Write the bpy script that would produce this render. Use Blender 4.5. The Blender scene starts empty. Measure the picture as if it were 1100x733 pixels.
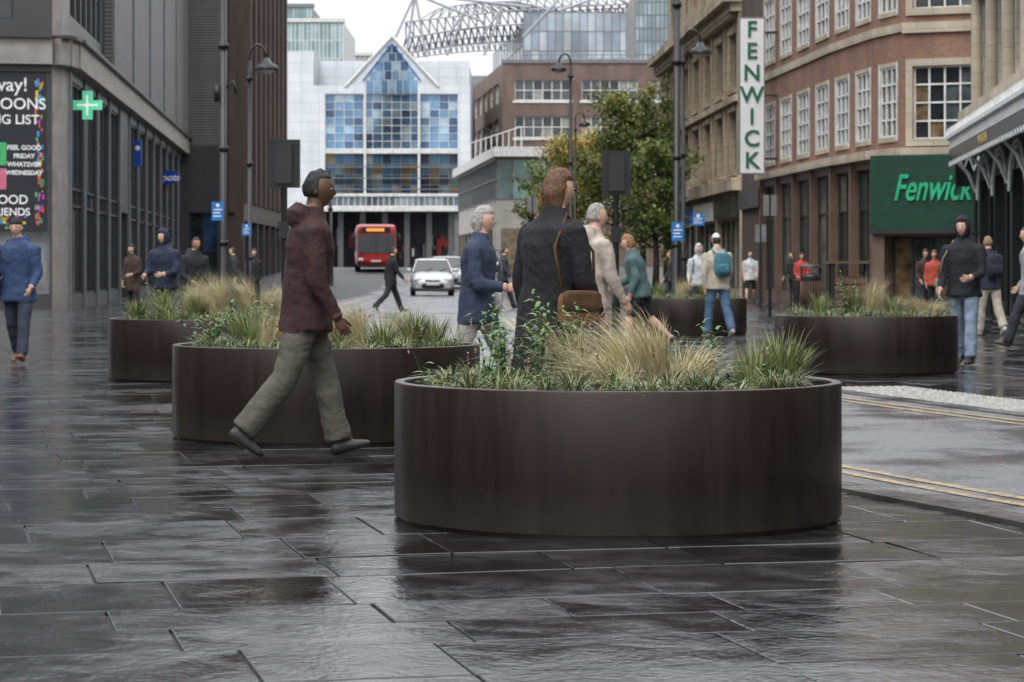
import bpy, math, random
import numpy as np
from mathutils import Vector, Matrix, noise
from mathutils.kdtree import KDTree
random.seed(7); rng=np.random.default_rng(5)
S=bpy.context.scene
R=random.random
def U(a,b): return a+(b-a)*random.random()
F=2600.0; CH=1.15; HZ=288.0
def PX(px,y): return (px-550)/F*y
def PZ(py,y): return CH+(HZ-py)/F*y
def zg(y): return 0.0 if y<105 else min(1.2,(y-105)*0.02)

# ---------------------------------------------------------------- materials
_m={}
def M(name,col,rough=.6,metal=0.,var=.2,scale=4.,bump=0.,bscale=40.,spec=.5,uv=False,emit=0.):
    if name in _m: return _m[name]
    m=bpy.data.materials.new(name); m.use_nodes=True; nt=m.node_tree; N=nt.nodes; L=nt.links
    b=N['Principled BSDF']; b.inputs['Roughness'].default_value=rough; b.inputs['Metallic'].default_value=metal
    b.inputs['Specular IOR Level'].default_value=spec
    tc=N.new('ShaderNodeTexCoord'); out=tc.outputs['UV' if uv else 'Object']
    n=N.new('ShaderNodeTexNoise'); n.inputs['Scale'].default_value=scale; n.inputs['Detail'].default_value=6
    L.new(out,n.inputs['Vector'])
    mr=N.new('ShaderNodeMapRange'); mr.inputs[1].default_value=.3; mr.inputs[2].default_value=.7
    mr.inputs[3].default_value=1-var; mr.inputs[4].default_value=1+var
    L.new(n.outputs['Fac'],mr.inputs[0])
    mx=N.new('ShaderNodeVectorMath'); mx.operation='SCALE'; mx.inputs[0].default_value=col[:3]
    L.new(mr.outputs[0],mx.inputs['Scale']); L.new(mx.outputs[0],b.inputs['Base Color'])
    if emit>0:
        b.inputs['Emission Color'].default_value=(*col[:3],1); b.inputs['Emission Strength'].default_value=emit
    if bump>0:
        n2=N.new('ShaderNodeTexNoise'); n2.inputs['Scale'].default_value=bscale; n2.inputs['Detail'].default_value=5
        L.new(out,n2.inputs['Vector']); bp=N.new('ShaderNodeBump'); bp.inputs['Strength'].default_value=bump
        bp.inputs['Distance'].default_value=.02; L.new(n2.outputs['Fac'],bp.inputs['Height']); L.new(bp.outputs[0],b.inputs['Normal'])
    _m[name]=m; return m
def Mbrick(name,c1,c2,mort,w=.225,h=.075,ms=.01,rough=.85,soot=.25,off=.5):
    if name in _m: return _m[name]
    m=bpy.data.materials.new(name); m.use_nodes=True; nt=m.node_tree; N=nt.nodes; L=nt.links
    b=N['Principled BSDF']; b.inputs['Roughness'].default_value=rough
    tc=N.new('ShaderNodeTexCoord')
    br=N.new('ShaderNodeTexBrick'); br.inputs['Scale'].default_value=1; br.inputs['Brick Width'].default_value=w
    br.inputs['Row Height'].default_value=h; br.inputs['Mortar Size'].default_value=ms; br.offset=off
    br.inputs['Color1'].default_value=(*c1,1); br.inputs['Color2'].default_value=(*c2,1); br.inputs['Mortar'].default_value=(*mort,1)
    L.new(tc.outputs['UV'],br.inputs['Vector'])
    n=N.new('ShaderNodeTexNoise'); n.inputs['Scale'].default_value=.6; n.inputs['Detail'].default_value=8
    mp=N.new('ShaderNodeMapping'); mp.inputs['Scale'].default_value=(1.6,.5,1); L.new(tc.outputs['UV'],mp.inputs[0]); L.new(mp.outputs[0],n.inputs['Vector'])
    mr=N.new('ShaderNodeMapRange'); mr.inputs[1].default_value=.3; mr.inputs[2].default_value=.7
    mr.inputs[3].default_value=1-soot; mr.inputs[4].default_value=1+soot; L.new(n.outputs['Fac'],mr.inputs[0])
    mx=N.new('ShaderNodeVectorMath'); mx.operation='SCALE'; L.new(br.outputs['Color'],mx.inputs[0]); L.new(mr.outputs[0],mx.inputs['Scale'])
    L.new(mx.outputs[0],b.inputs['Base Color'])
    bp=N.new('ShaderNodeBump'); bp.inputs['Strength'].default_value=.4; bp.inputs['Distance'].default_value=.01; bp.invert=True
    L.new(br.outputs['Fac'],bp.inputs['Height']); L.new(bp.outputs[0],b.inputs['Normal'])
    _m[name]=m; return m

# ---------------------------------------------------------------- mesh builders
class MB:
    def __init__(s): s.v=[]; s.f=[]; s.uv=[]; s.mi=[]; s.mats=[]; s.mk={}
    def m(s,mat):
        k=mat.name
        if k not in s.mk: s.mk[k]=len(s.mats); s.mats.append(mat)
        return s.mk[k]
    def face(s,vs,mat,uv=None):
        i=len(s.v); s.v+= [tuple(v) for v in vs]; s.f.append(tuple(range(i,i+len(vs)))); s.mi.append(s.m(mat))
        s.uv+= uv if uv else [(v[0]+v[1],v[2]) for v in vs]
    def raw(s,vs,fs,mat):
        o=len(s.v); s.v+=[tuple(v) for v in vs]; k=s.m(mat)
        for f in fs:
            s.f.append(tuple(i+o for i in f)); s.mi.append(k)
            s.uv+=[(vs[i][0]+vs[i][1],vs[i][2]) for i in f]
    def box(s,a,b,mat):
        x0,y0,z0=a; x1,y1,z1=b
        vs=[(x0,y0,z0),(x1,y0,z0),(x1,y1,z0),(x0,y1,z0),(x0,y0,z1),(x1,y0,z1),(x1,y1,z1),(x0,y1,z1)]
        s.raw(vs,[(0,3,2,1),(4,5,6,7),(0,1,5,4),(1,2,6,5),(2,3,7,6),(3,0,4,7)],mat)
    def tube(s,pts,rad,mat,n=8,cap=True):
        pts=[Vector(p) for p in pts]
        if not isinstance(rad,(list,tuple)): rad=[rad]*len(pts)
        vs=[];fs=[]; prev=None
        for i,p in enumerate(pts):
            t=(pts[min(i+1,len(pts)-1)]-pts[max(i-1,0)]).normalized()
            if prev is None:
                a=t.cross(Vector((0,0,1)));
                if a.length<1e-3: a=t.cross(Vector((0,1,0)))
            else: a=prev-t*prev.dot(t)
            a.normalize(); prev=a; b=t.cross(a)
            for k in range(n):
                an=2*math.pi*k/n; vs.append(p+(a*math.cos(an)+b*math.sin(an))*rad[i])
        for i in range(len(pts)-1):
            for k in range(n):
                fs.append((i*n+k,i*n+(k+1)%n,(i+1)*n+(k+1)%n,(i+1)*n+k))
        if cap: fs.append(tuple(range(n))[::-1]); fs.append(tuple(range((len(pts)-1)*n,len(pts)*n)))
        s.raw(vs,fs,mat)
    def lathe(s,prof,c,mat,n=96):
        vs=[];fs=[]
        for r,z in prof:
            for k in range(n):
                a=2*math.pi*k/n; vs.append((c[0]+r*math.cos(a),c[1]+r*math.sin(a),c[2]+z))
        for i in range(len(prof)-1):
            for k in range(n): fs.append((i*n+k,i*n+(k+1)%n,(i+1)*n+(k+1)%n,(i+1)*n+k))
        s.raw(vs,fs,mat)
    def blob(s,c,sz,mat,p=1.0,nu=16,nv=10,rot=None):
        vs=[];fs=[]
        def sp(x): return math.copysign(abs(x)**p,x)
        for j in range(nv+1):
            ph=-math.pi/2+math.pi*j/nv
            for i in range(nu):
                th=2*math.pi*i/nu
                v=Vector((sz[0]*sp(math.cos(ph))*sp(math.cos(th)),sz[1]*sp(math.cos(ph))*sp(math.sin(th)),sz[2]*sp(math.sin(ph))))
                if rot: v=rot@v
                vs.append(v+Vector(c))
        for j in range(nv):
            for i in range(nu): fs.append((j*nu+i,j*nu+(i+1)%nu,(j+1)*nu+(i+1)%nu,(j+1)*nu+i))
        s.raw(vs,fs,mat)
    def obj(s,name,parent=None,smooth=False):
        me=bpy.data.meshes.new(name); me.from_pydata(s.v,[],s.f)
        for m in s.mats: me.materials.append(m)
        me.polygons.foreach_set('material_index',s.mi)
        ul=me.uv_layers.new(name='UVMap'); fl=[c for uv in s.uv for c in uv]; ul.data.foreach_set('uv',fl)
        if smooth: me.polygons.foreach_set('use_smooth',[True]*len(me.polygons))
        me.update()
        o=bpy.data.objects.new(name,me); S.collection.objects.link(o)
        if parent: o.parent=parent
        return o
class QB: # numpy quad collector (grass, leaves)
    def __init__(s,mats): s.V=[];s.Q=[];s.I=[];s.n=0;s.mats=mats
    def add(s,V,Q,I): s.V.append(V);s.Q.append(Q+s.n);s.I.append(I);s.n+=len(V)
    def obj(s,name,parent=None):
        V=np.concatenate(s.V).astype(np.float32);Q=np.concatenate(s.Q).astype(np.int32);I=np.concatenate(s.I).astype(np.int32)
        me=bpy.data.meshes.new(name); me.vertices.add(len(V)); me.vertices.foreach_set('co',V.ravel())
        me.loops.add(Q.size); me.loops.foreach_set('vertex_index',Q.ravel()); me.polygons.add(len(Q))
        me.polygons.foreach_set('loop_start',np.arange(0,Q.size,4,dtype=np.int32))
        for m in s.mats: me.materials.append(m)
        me.polygons.foreach_set('material_index',I); me.update(calc_edges=True); me.validate()
        o=bpy.data.objects.new(name,me); S.collection.objects.link(o)
        if parent:o.parent=parent
        return o
def sharp(o,ang=35):
    try: o.data.set_sharp_from_angle(angle=math.radians(ang))
    except Exception: pass
def weld(o):
    import bmesh
    bm=bmesh.new(); bm.from_mesh(o.data); bmesh.ops.remove_doubles(bm,verts=bm.verts,dist=1e-5)
    bmesh.ops.recalc_face_normals(bm,faces=bm.faces); bm.to_mesh(o.data); bm.free()
def E(name,loc=(0,0,0)):
    o=bpy.data.objects.new(name,None); S.collection.objects.link(o); o.location=loc; o.empty_display_size=.3; return o
def TXT(body,size,loc,mat,parent=None,rz=0.,ext=.02,shear=0.,name='lettering',sx=1.,bold=0.,align='CENTER'):
    cu=bpy.data.curves.new(name,'FONT'); cu.body=body; cu.size=size; cu.extrude=ext; cu.shear=shear; cu.offset=bold
    cu.align_x=align; cu.align_y='CENTER'; cu.materials.append(mat)
    o=bpy.data.objects.new(name,cu); S.collection.objects.link(o); o.location=loc; o.rotation_euler=(math.pi/2,0,rz); o.scale=(sx,1,1)
    if parent: o.parent=parent
    return o
class Fac:
    def __init__(s,mb,p0,p1):
        s.mb=mb; s.p=Vector((p0[0],p0[1],0)); d=Vector((p1[0]-p0[0],p1[1]-p0[1],0)); s.L=d.length; s.d=d.normalized()
        s.n=Vector((s.d.y,-s.d.x,0)); s.rz=math.atan2(s.d.y,s.d.x)
    def P(s,u,v,w=0.): return s.p+s.d*u+s.n*w+Vector((0,0,v))
    def q(s,u0,u1,v0,v1,w,mat):
        if u1-u0<1e-4 or v1-v0<1e-4: return
        s.mb.face([s.P(u0,v0,w),s.P(u1,v0,w),s.P(u1,v1,w),s.P(u0,v1,w)],mat,[(u0,v0),(u1,v0),(u1,v1),(u0,v1)])
    def box(s,u0,u1,v0,v1,w0,w1,mat):
        P=s.P
        s.q(u0,u1,v0,v1,w1,mat)
        mb=s.mb
        mb.face([P(u0,v0,w0),P(u0,v0,w1),P(u0,v1,w1),P(u0,v1,w0)],mat,[(w0,v0),(w1,v0),(w1,v1),(w0,v1)])
        mb.face([P(u1,v0,w1),P(u1,v0,w0),P(u1,v1,w0),P(u1,v1,w1)],mat,[(w0,v0),(w1,v0),(w1,v1),(w0,v1)])
        mb.face([P(u0,v1,w1),P(u1,v1,w1),P(u1,v1,w0),P(u0,v1,w0)],mat,[(u0,w0),(u1,w0),(u1,w1),(u0,w1)])
        mb.face([P(u0,v0,w0),P(u1,v0,w0),P(u1,v0,w1),P(u0,v0,w1)],mat,[(u0,w0),(u1,w0),(u1,w1),(u0,w1)])
        mb.face([P(u1,v0,w0),P(u0,v0,w0),P(u0,v1,w0),P(u1,v1,w0)],mat,[(u0,v0),(u1,v0),(u1,v1),(u0,v1)])
    def wall(s,u0,u1,v0,v1,ops,mat,dep=.2):
        us=sorted(set([u0,u1]+[x for o in ops for x in o[:2]])); vs=sorted(set([v0,v1]+[x for o in ops for x in o[2:4]]))
        for i in range(len(us)-1):
            for j in range(len(vs)-1):
                cu=(us[i]+us[i+1])/2; cv=(vs[j]+vs[j+1])/2
                if cu<u0 or cu>u1 or cv<v0 or cv>v1: continue
                if any(o[0]<cu<o[1] and o[2]<cv<o[3] for o in ops): continue
                s.q(us[i],us[i+1],vs[j],vs[j+1],0,mat)
        for o in ops:
            a,b,c,d=o[:4]; P=s.P; mb=s.mb
            mb.face([P(a,c,0),P(a,c,-dep),P(a,d,-dep),P(a,d,0)],mat,[(0,c),(dep,c),(dep,d),(0,d)])
            mb.face([P(b,c,-dep),P(b,c,0),P(b,d,0),P(b,d,-dep)],mat,[(0,c),(dep,c),(dep,d),(0,d)])
            mb.face([P(a,d,0),P(a,d,-dep),P(b,d,-dep),P(b,d,0)],mat,[(a,0),(a,dep),(b,dep),(b,0)])
            mb.face([P(a,c,-dep),P(a,c,0),P(b,c,0),P(b,c,-dep)],mat,[(a,0),(a,dep),(b,dep),(b,0)])
    def win(s,a,b,c,d,nu,nv,gl,fr,dep=.2,t=.06,rows=None):
        vs=[c+(d-c)*j/nv for j in range(nv+1)] if rows is None else [c+(d-c)*r for r in rows]
        us=[a+(b-a)*i/nu for i in range(nu+1)]
        for i in range(nu):
            for j in range(len(vs)-1): s.q(us[i],us[i+1],vs[j],vs[j+1],-dep+.001*((i+j)%2),random.choice(gl))
        for i,u in enumerate(us):
            x0=u if i==0 else u-t/2; x1=u if i==nu else u+t/2
            if i==0:x1=u+t
            if i==nu:x0=u-t
            s.box(x0,x1,c,d,-dep+.003,-dep+.07,fr)
        for j,v in enumerate(vs):
            y0=v if j==0 else v-t/2; y1=v if j==len(vs)-1 else v+t/2
            if j==0:y1=v+t
            if j==len(vs)-1:y0=v-t
            s.box(a,b,y0,y1,-dep+.005,-dep+.066,fr)

# ================================================================ PEOPLE (built first: cheap depsgraph)
random.seed(21)
skinM={'light':M('skin_light',(.58,.35,.26),.5,0,.1,20),'dark':M('skin_dark',(.11,.055,.035),.45,0,.1,20),'mid':M('skin_mid',(.36,.20,.13),.5,0,.1,20)}
def cloth(name,c,r=.85): return M(name,c,r,0,.3,9,bump=.6,bscale=22)
def cn(c): return 'cloth_%.3f_%.3f_%.3f'%tuple(c)
def loft(acc,pts,rad,side,label,n=14):
    pts=[Vector(p) for p in pts]; vs=[];fs=[]
    m=len(pts)
    for i,p in enumerate(pts):
        t=(pts[min(i+1,m-1)]-pts[max(i-1,0)]).normalized(); a=(Vector(side)-t*Vector(side).dot(t)).normalized(); b=t.cross(a)
        for k in range(n):
            an=2*math.pi*k/n; vs.append(p+a*math.cos(an)*rad[i][0]+b*math.sin(an)*rad[i][1])
    for i in range(m-1):
        for k in range(n): fs.append((i*n+k,i*n+(k+1)%n,(i+1)*n+(k+1)%n,(i+1)*n+k))
    fs.append(tuple(range(n))[::-1]); fs.append(tuple(range((m-1)*n,m*n)))
    o=len(acc['v']); acc['v']+=vs; acc['f']+=[tuple(i+o for i in f) for f in fs]
    for i in range(m-1):
        for s in range(3):
            t=s/3
            for k in range(n): acc['l'].append((vs[i*n+k].lerp(vs[(i+1)*n+k],t),label))
    for k in range(n): acc['l'].append((vs[(m-1)*n+k],label))
def person(name,x,y,H=1.72,face=0,top=(.05,.05,.06),bot=(.03,.03,.04),shoe=(.03,.02,.02),skin='light',hair=(.04,.025,.015),
           hairlen=0,legs=((22,8),(-18,22)),arms=((-14,15),(14,20)),lean=3,hem=.46,hat=None,hatc=(.03,.03,.04),shorts=False,short_sleeve=False,
           backpack=None,bag=None,bulk=1.,vox=None,headturn=0,flare=0.,baggy=.01,inner=None,hoodie=False,zipc=None):
    if vox is None: vox=.018 if y<30 else (.024 if y<50 else .034)
    if hat=='hood': hoodie=True
    e=E(name,(x,y,0)); e.rotation_euler[2]=math.radians(face)
    acc={'v':[],'f':[],'l':[]}; D=math.radians
    X=Vector((1,0,0))
    def rotx(v,a,c=Vector((0,0,0))):
        v=Vector(v)-c; return Vector((v.x,v.y*math.cos(a)+v.z*math.sin(a),-v.y*math.sin(a)+v.z*math.cos(a)))+c
    ln=D(lean)
    up=lambda p: rotx(Vector(p)*H,ln)
    bk=bulk
    hz=hem-.52
    rings=[(hz,.112+flare,.086+flare),(hz+.012,.114+flare,.088+flare)]
    if hem<.44: rings.append(((hz-.02)/2,.110+flare*.6,.085+flare*.6))
    rings+=[(.0,.104,.080),(.08,.098,.074),(.15,.104,.076),(.21,.114,.080),(.262,.116,.070),(.292,.090,.054),(.315,.055,.045),(.335,.040,.040)]
    pts=[];rad=[]
    for z,a,b2 in rings:
        p=(up((0,0,z)) if z>0 else Vector((0,0,z*H))); pts.append(p); rad.append((a*H*bk,b2*H*bk))
    loft(acc,pts,rad,X,0,20)
    loft(acc,[(0,0,-.075*H),(0,0,-.03*H),(0,0,.06*H)],[(.07*H,.06*H),(.092*H*bk,.07*H),(.085*H,.065*H)],X,1,16)
    loft(acc,[up((0,0,.30)),up((0,.008,.345)),up((0,.014,.39))],[(.034*H,.034*H),(.029*H,.031*H),(.029*H,.033*H)],X,2,12)
    loft(acc,[up((0,-.003,.315)),up((0,.0,.345))],[(.045*H,.045*H),(.039*H,.042*H)],X,0,14)
    if hoodie: loft(acc,[up((0,-.035,.295)),up((0,-.045,.325)),up((0,-.03,.35))],[(.075*H,.05*H),(.075*H,.045*H),(.05*H,.03*H)],X,0,12)
    handinfo=[]
    for si,(s,(a,k)) in enumerate(zip((-1,1),legs)):
        a=D(a);k=D(k); hip=Vector((s*.052*H,0,0)); kn=hip+Vector((s*.014*H,math.sin(a)*.245*H,-math.cos(a)*.245*H))
        b_=a-k; an=kn+Vector((s*.006*H,math.sin(b_)*.235*H,-math.cos(b_)*.235*H))
        bg=baggy
        loft(acc,[hip+Vector((0,0,.02*H)),hip.lerp(kn,.25),hip.lerp(kn,.6),kn-(kn-hip)*.08],[(.053*H,.060*H),(.053*H,.058*H),(.046*H+bg*.3,.049*H+bg*.3),(.040*H+bg*.5,.042*H+bg*.5)],X,1,14)
        if shorts: loft(acc,[kn,kn.lerp(an,.3),kn.lerp(an,.7),an],[(.031*H,.033*H),(.033*H,.036*H),(.024*H,.025*H),(.02*H,.022*H)],X,2,12)
        else:
            loft(acc,[kn+(hip-kn)*.1,kn,kn.lerp(an,.35),kn.lerp(an,.75),kn.lerp(an,.97)],[(.040*H+bg*.5,.042*H+bg*.5),(.038*H+bg*.5,.040*H+bg*.5),(.036*H+bg*.7,.038*H+bg*.7),(.031*H+bg,.034*H+bg),(.032*H+bg,.036*H+bg)],X,1,14)
            loft(acc,[an+(kn-an)*.15,an],[(.022*H,.024*H)]*2,X,3,10)
        pit=0.0
        if b_<D(-18): pit=D(-38)*min(1,(-b_)/D(45))
        if a>D(12) and k<D(14): pit=D(14)
        yw=s*.12
        fd=Vector((yw*.5,math.cos(pit),math.sin(pit))); fu=Vector((0,-math.sin(pit),math.cos(pit)))
        c0=an-fu*.018*H
        loft(acc,[c0-fd*.036*H,c0-fd*.028*H-fu*.002*H,c0,c0+fd*.045*H-fu*.006*H,c0+fd*.085*H-fu*.011*H,c0+fd*.104*H-fu*.013*H],
             [(.014*H,.012*H),(.022*H,.024*H),(.024*H,.027*H),(.026*H,.020*H),(.025*H,.014*H),(.015*H,.009*H)],X,3,12)
    for si,(s,(a,el)) in enumerate(zip((-1,1),arms)):
        a=D(a);el=D(el); sh=up((s*.108*bk,0,.262)); ab=.14
        ua=Vector((s*ab,math.sin(a),-math.cos(a))).normalized(); elb=sh+ua*.17*H
        f_=a+el; fa=Vector((-s*.07-s*(.25 if el>D(45) else 0),math.sin(f_),-math.cos(f_))).normalized(); wr=elb+fa*.145*H
        loft(acc,[sh-ua*.02*H-X*s*.01*H,sh,sh.lerp(elb,.5),elb],[(.03*H,.032*H),(.036*H*bk,.040*H*bk),(.032*H*bk,.035*H*bk),(.029*H*bk,.031*H*bk)],X,4,12)
        if short_sleeve: loft(acc,[elb-ua*.03*H,elb,elb.lerp(wr,.4),wr],[(.024*H,.025*H),(.022*H,.024*H),(.021*H,.023*H),(.015*H,.018*H)],X,2,12)
        else: loft(acc,[elb-ua*.02*H,elb,elb.lerp(wr,.5),wr],[(.028*H,.03*H),(.028*H*bk,.03*H*bk),(.025*H*bk,.027*H*bk),(.020*H,.022*H)],X,4,12)
        loft(acc,[wr-fa*.02*H,wr+fa*.012*H],[(.013*H,.016*H)]*2,X,2,10)
        handinfo.append((wr,fa,s))
    zmin=min(v.z for v in acc['v']); off=Vector((0,0,-zmin))
    me=bpy.data.meshes.new('b'); me.from_pydata([tuple(v+off) for v in acc['v']],[],acc['f'])
    tmp=bpy.data.objects.new('tmp',me); S.collection.objects.link(tmp)
    md=tmp.modifiers.new('r','REMESH'); md.mode='VOXEL'; md.voxel_size=vox*.8; md.use_smooth_shade=True
    sm=tmp.modifiers.new('s','SMOOTH'); sm.factor=.5; sm.iterations=3
    dg=bpy.context.evaluated_depsgraph_get(); nm=bpy.data.meshes.new_from_object(tmp.evaluated_get(dg)); bpy.data.objects.remove(tmp)
    kd=KDTree(len(acc['l']))
    for i,(p,l) in enumerate(acc['l']): kd.insert(p+off,i)
    kd.balance()
    tm=cloth(cn(top),top); bm_=cloth(cn(bot),bot)
    shm=M('shoe_%.3f_%.3f_%.3f'%tuple(shoe),shoe,.5)
    nm.materials.clear()
    for m in (tm,bm_,skinM[skin],shm,tm): nm.materials.append(m)
    hemz=off.z+hz*H
    lab=[]
    for v in nm.vertices:
        l=acc['l'][kd.find(v.co)[1]][1]
        if l==1 and v.co.z>hemz: l=0
        elif l==0 and v.co.z<hemz-.004: l=1
        lab.append(l)
    sd=R()*50
    for v,l in zip(nm.vertices,lab):
        if l in (0,1,4):
            c=v.co; q=Vector((c.x*6+sd,c.y*6,c.z*(10 if l==1 else 7)+c.x*4)); f=noise.noise(q)+.7*abs(noise.noise(q*2.1))
            v.co+=v.normal*f*(.012 if l!=1 else .010)
    for p in nm.polygons:
        c=[lab[i] for i in p.vertices]; p.material_index=max(set(c),key=c.count); p.use_smooth=True
    nm.name='body'; bo=bpy.data.objects.new('body',nm); S.collection.objects.link(bo); bo.parent=e
    mb=MB(); sk=skinM[skin]
    for wr,fa,s in handinfo:
        w=wr+off; med=Vector((-s,0,0)); med=(med-fa*med.dot(fa)).normalized(); sp=med.cross(fa).normalized()
        if sp.y<0: sp=-sp
        hh=H/1.75*.92
        rot=Matrix((sp,med,fa)).transposed()
        mb.blob(w+fa*.045*hh,(.038*hh,.014*hh,.05*hh),sk,.85,10,8,rot)
        for fi,(o_,ln_) in enumerate(((.027,.066),(.009,.076),(-.009,.070),(-.026,.054))):
            p=w+fa*.082*hh+sp*o_*hh; pts=[p-fa*.02*hh]; d=fa.copy()
            pts.append(p)
            for j in range(3):
                d=(d+med*(.42+.08*fi)).normalized(); p=p+d*ln_*hh*(.42,.33,.25)[j]; pts.append(p)
            mb.tube(pts,[.0085*hh,.0088*hh,.008*hh,.0072*hh,.005*hh],sk,8)
        p=w+fa*.025*hh+sp*.028*hh; d=(fa*.85+sp*.45+med*.25).normalized(); pts=[p-d*.01]
        for j in range(3):
            pts.append(p); d=(d+fa*.15+med*.1).normalized(); p=p+d*.026*hh
        mb.tube(pts+[p],[.011*hh,.012*hh,.0105*hh,.0095*hh,.006*hh],sk,8)
    mb.obj('hands',e,True)
    # head
    hc=up((0,.018,.408))+off; ht=D(headturn); hs=H/1.75*.93
    def headshape(d,face_=True):
        xx,yy,zz=d; v=Vector((xx*.076,yy*.098,zz*.118))
        if zz<0: v.x*=1-.36*(-zz)**1.3; 
        if zz<0 and yy>0: v.y*=1-.10*(-zz)
        if zz<-.2 and yy<0: v.y*=1-.5*min(1,(-zz-.2)/.8)
        if zz>.2 and yy>0: v.y*=1-.10*(zz-.2)
        if face_ and yy>0:
            v.y+=.022*math.exp(-((xx/.12)**2))*math.exp(-(((zz+.18)/.15)**2))*(1 if zz<.1 else .6)
            v.y-=.010*math.exp(-(((abs(xx)-.38)/.16)**2))*math.exp(-(((zz-.06)/.12)**2))
            v.y+=.006*math.exp(-((xx/.3)**2))*math.exp(-(((zz+.47)/.09)**2))
            v.y+=.008*math.exp(-((xx/.3)**2))*math.exp(-(((zz+.82)/.15)**2))
        return v
    NU,NV=(32,26) if y<45 else (20,16)
    def sphere_shape(fn,nu=NU,nv=NV):
        vs=[];fs=[]
        for j in range(nv+1):
            ph=-math.pi/2+math.pi*j/nv
            for i in range(nu):
                th=2*math.pi*i/nu; d=Vector((math.cos(ph)*math.cos(th),math.cos(ph)*math.sin(th),math.sin(ph))); vs.append(fn(d))
        for j in range(nv):
            for i in range(nu): fs.append((j*nu+i,j*nu+(i+1)%nu,(j+1)*nu+(i+1)%nu,(j+1)*nu+i))
        return vs,fs
    Rm=Matrix.Rotation(ht,3,'Z')@Matrix.Rotation(-ln*.5,3,'X')
    W=lambda v: hc+Rm@(Vector(v)*hs)
    mb=MB(); vs,fs=sphere_shape(lambda d:W(headshape(d))); mb.raw(vs,fs,sk)
    for s in (-1,1):
        mb.blob(W((s*.075,-.008,-.008)),(.008*hs,.016*hs,.028*hs),sk,1,8,8)
        mb.blob(W((s*.029,.083,.006)),(.012*hs,.008*hs,.006*hs),M('eye_white',(.45,.42,.40),.3),1,10,8)
        mb.blob(W((s*.029,.089,.006)),(.0055*hs,.004*hs,.0055*hs),M('iris',(.03,.02,.015),.2),1,8,6)
        mb.blob(W((s*.030,.089,.022)),(.016*hs,.004*hs,.003*hs),M('brow',(.05,.035,.025),.8),1,8,6)
    mb.blob(W((0,.093,-.054)),(.020*hs,.005*hs,.005*hs),M('lips',(.26,.11,.09),.5),1,10,6)
    mb.obj('head',e,True)
    def hairfn(thick,front,low,shag,long_=0,yc=.18):
        def fn(d):
            v=headshape(d,False)
            ff=min(1,max(0,(d.z-front)/.15)); bb=min(1,max(0,(yc-d.y)/.2))*min(1,max(0,(d.z-low)/.12)); c=max(ff,bb)
            k=.86+(thick-.86)*c+(shag*noise.noise(d*3+Vector((sd,0,0)))+shag*.4*noise.noise(Vector((d.x*16,d.y*16,d.z*4))+Vector((sd,0,0))))*c
            v=v*k
            if long_ and d.y<.3 and d.z<.1:
                v.z-=long_*min(1,(.1-d.z))*max(0,min(1,(.3-d.y)*2)); v.y-=.01
                if d.z<-.3: v.x*=1+.55*min(1,(-.3-d.z)); v.y-=.03*(-d.z-.3)
            return W(v)
        return fn
    mb=MB(); hm=M('hair_%.3f_%.3f_%.3f'%tuple(hair),hair,.6,0,.5,40,bump=.5,bscale=110)
    if hat=='hood':
        vs,fs=sphere_shape(hairfn(1.36,.50,-1.6,.06,.02,.62)); mb.raw(vs,fs,cloth(cn(hatc),hatc)); mb.obj('hood',e,True)
    elif hat=='beanie' or hat=='cap':
        vs,fs=sphere_shape(hairfn(1.05,.9,-.6,.05)); mb.raw(vs,fs,hm)
        hb=cloth(cn(hatc),hatc)
        vs,fs=sphere_shape(lambda d: W(headshape(d,False)*(1.12 if d.z>.25 else .8)+Vector((0,0,.006)))); mb.raw(vs,fs,hb)
        if hat=='cap': mb.blob(W((0,.125,.042)),(.065*hs,.06*hs,.006*hs),hb,1,14,6,Rm)
        mb.obj('hat',e,True)
    else:
        vs,fs=sphere_shape(hairfn(1.09 if hairlen==0 else 1.20,.50 if hairlen==0 else .42,-.5 if hairlen==0 else -1.4,.10,hairlen)); mb.raw(vs,fs,hm); mb.obj('hair',e,True)
    if backpack:
        mb=MB(); bmx=cloth(cn(backpack),backpack)
        c=up((0,-.12,.17))+off; rr=Matrix.Rotation(-ln,3,'X')
        mb.blob(c,(.15*hs,.09*hs,.22*hs),bmx,.55,20,14,rr); mb.blob(c+rr@Vector((0,-.08,-.07)),(.11*hs,.045*hs,.09*hs),bmx,.6,16,10,rr)
        for s in (-1,1):
            mb.tube([up((s*.06,-.08,.28))+off,up((s*.065,-.02,.325))+off,up((s*.068,.07,.27))+off,up((s*.07,.088,.18))+off,up((s*.085,.03,.09))+off],.014,bmx,6)
        mb.obj('backpack',e,True)
    if bag:
        mb=MB(); bc,side_=bag; bmx=cloth(cn(bc),bc); dk_=tuple(v*.5 for v in bc); st=cloth(cn(dk_),dk_)
        c=up((side_*.14*bk,.01,.0))+off
        mb.blob(c,(.055*hs,.15*hs,.12*hs),bmx,.5,18,12); mb.blob(c+Vector((side_*.035,0,.045)),(.03*hs,.152*hs,.07*hs),st,.5,18,10)
        mb.tube([c+Vector((0,.12,.10)),up((side_*.11*bk,.085,.2))+off,up((side_*.07,0,.322))+off,up((side_*.11*bk,-.085,.2))+off,c+Vector((0,-.12,.10))],.009,st,6)
        mb.obj('shoulder_bag',e,True)
    return e
W1=((24,6),(-14,24)); W2=((-12,28),(22,5)); ST=((3,2),(-3,3))
blk=(.010,.010,.012)
pp=PX
person('man_walking',pp(20,29.3),29.3,1.76,170,top=(.028,.055,.13),bot=(.03,.038,.06),shoe=(.14,.06,.028),hat='beanie',hatc=(.015,.016,.02),legs=((16,4),(-10,22)),arms=((4,40),(10,70)),bulk=1.14,hem=.42,bag=((.02,.035,.07),1),baggy=.014,hoodie=True)
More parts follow.
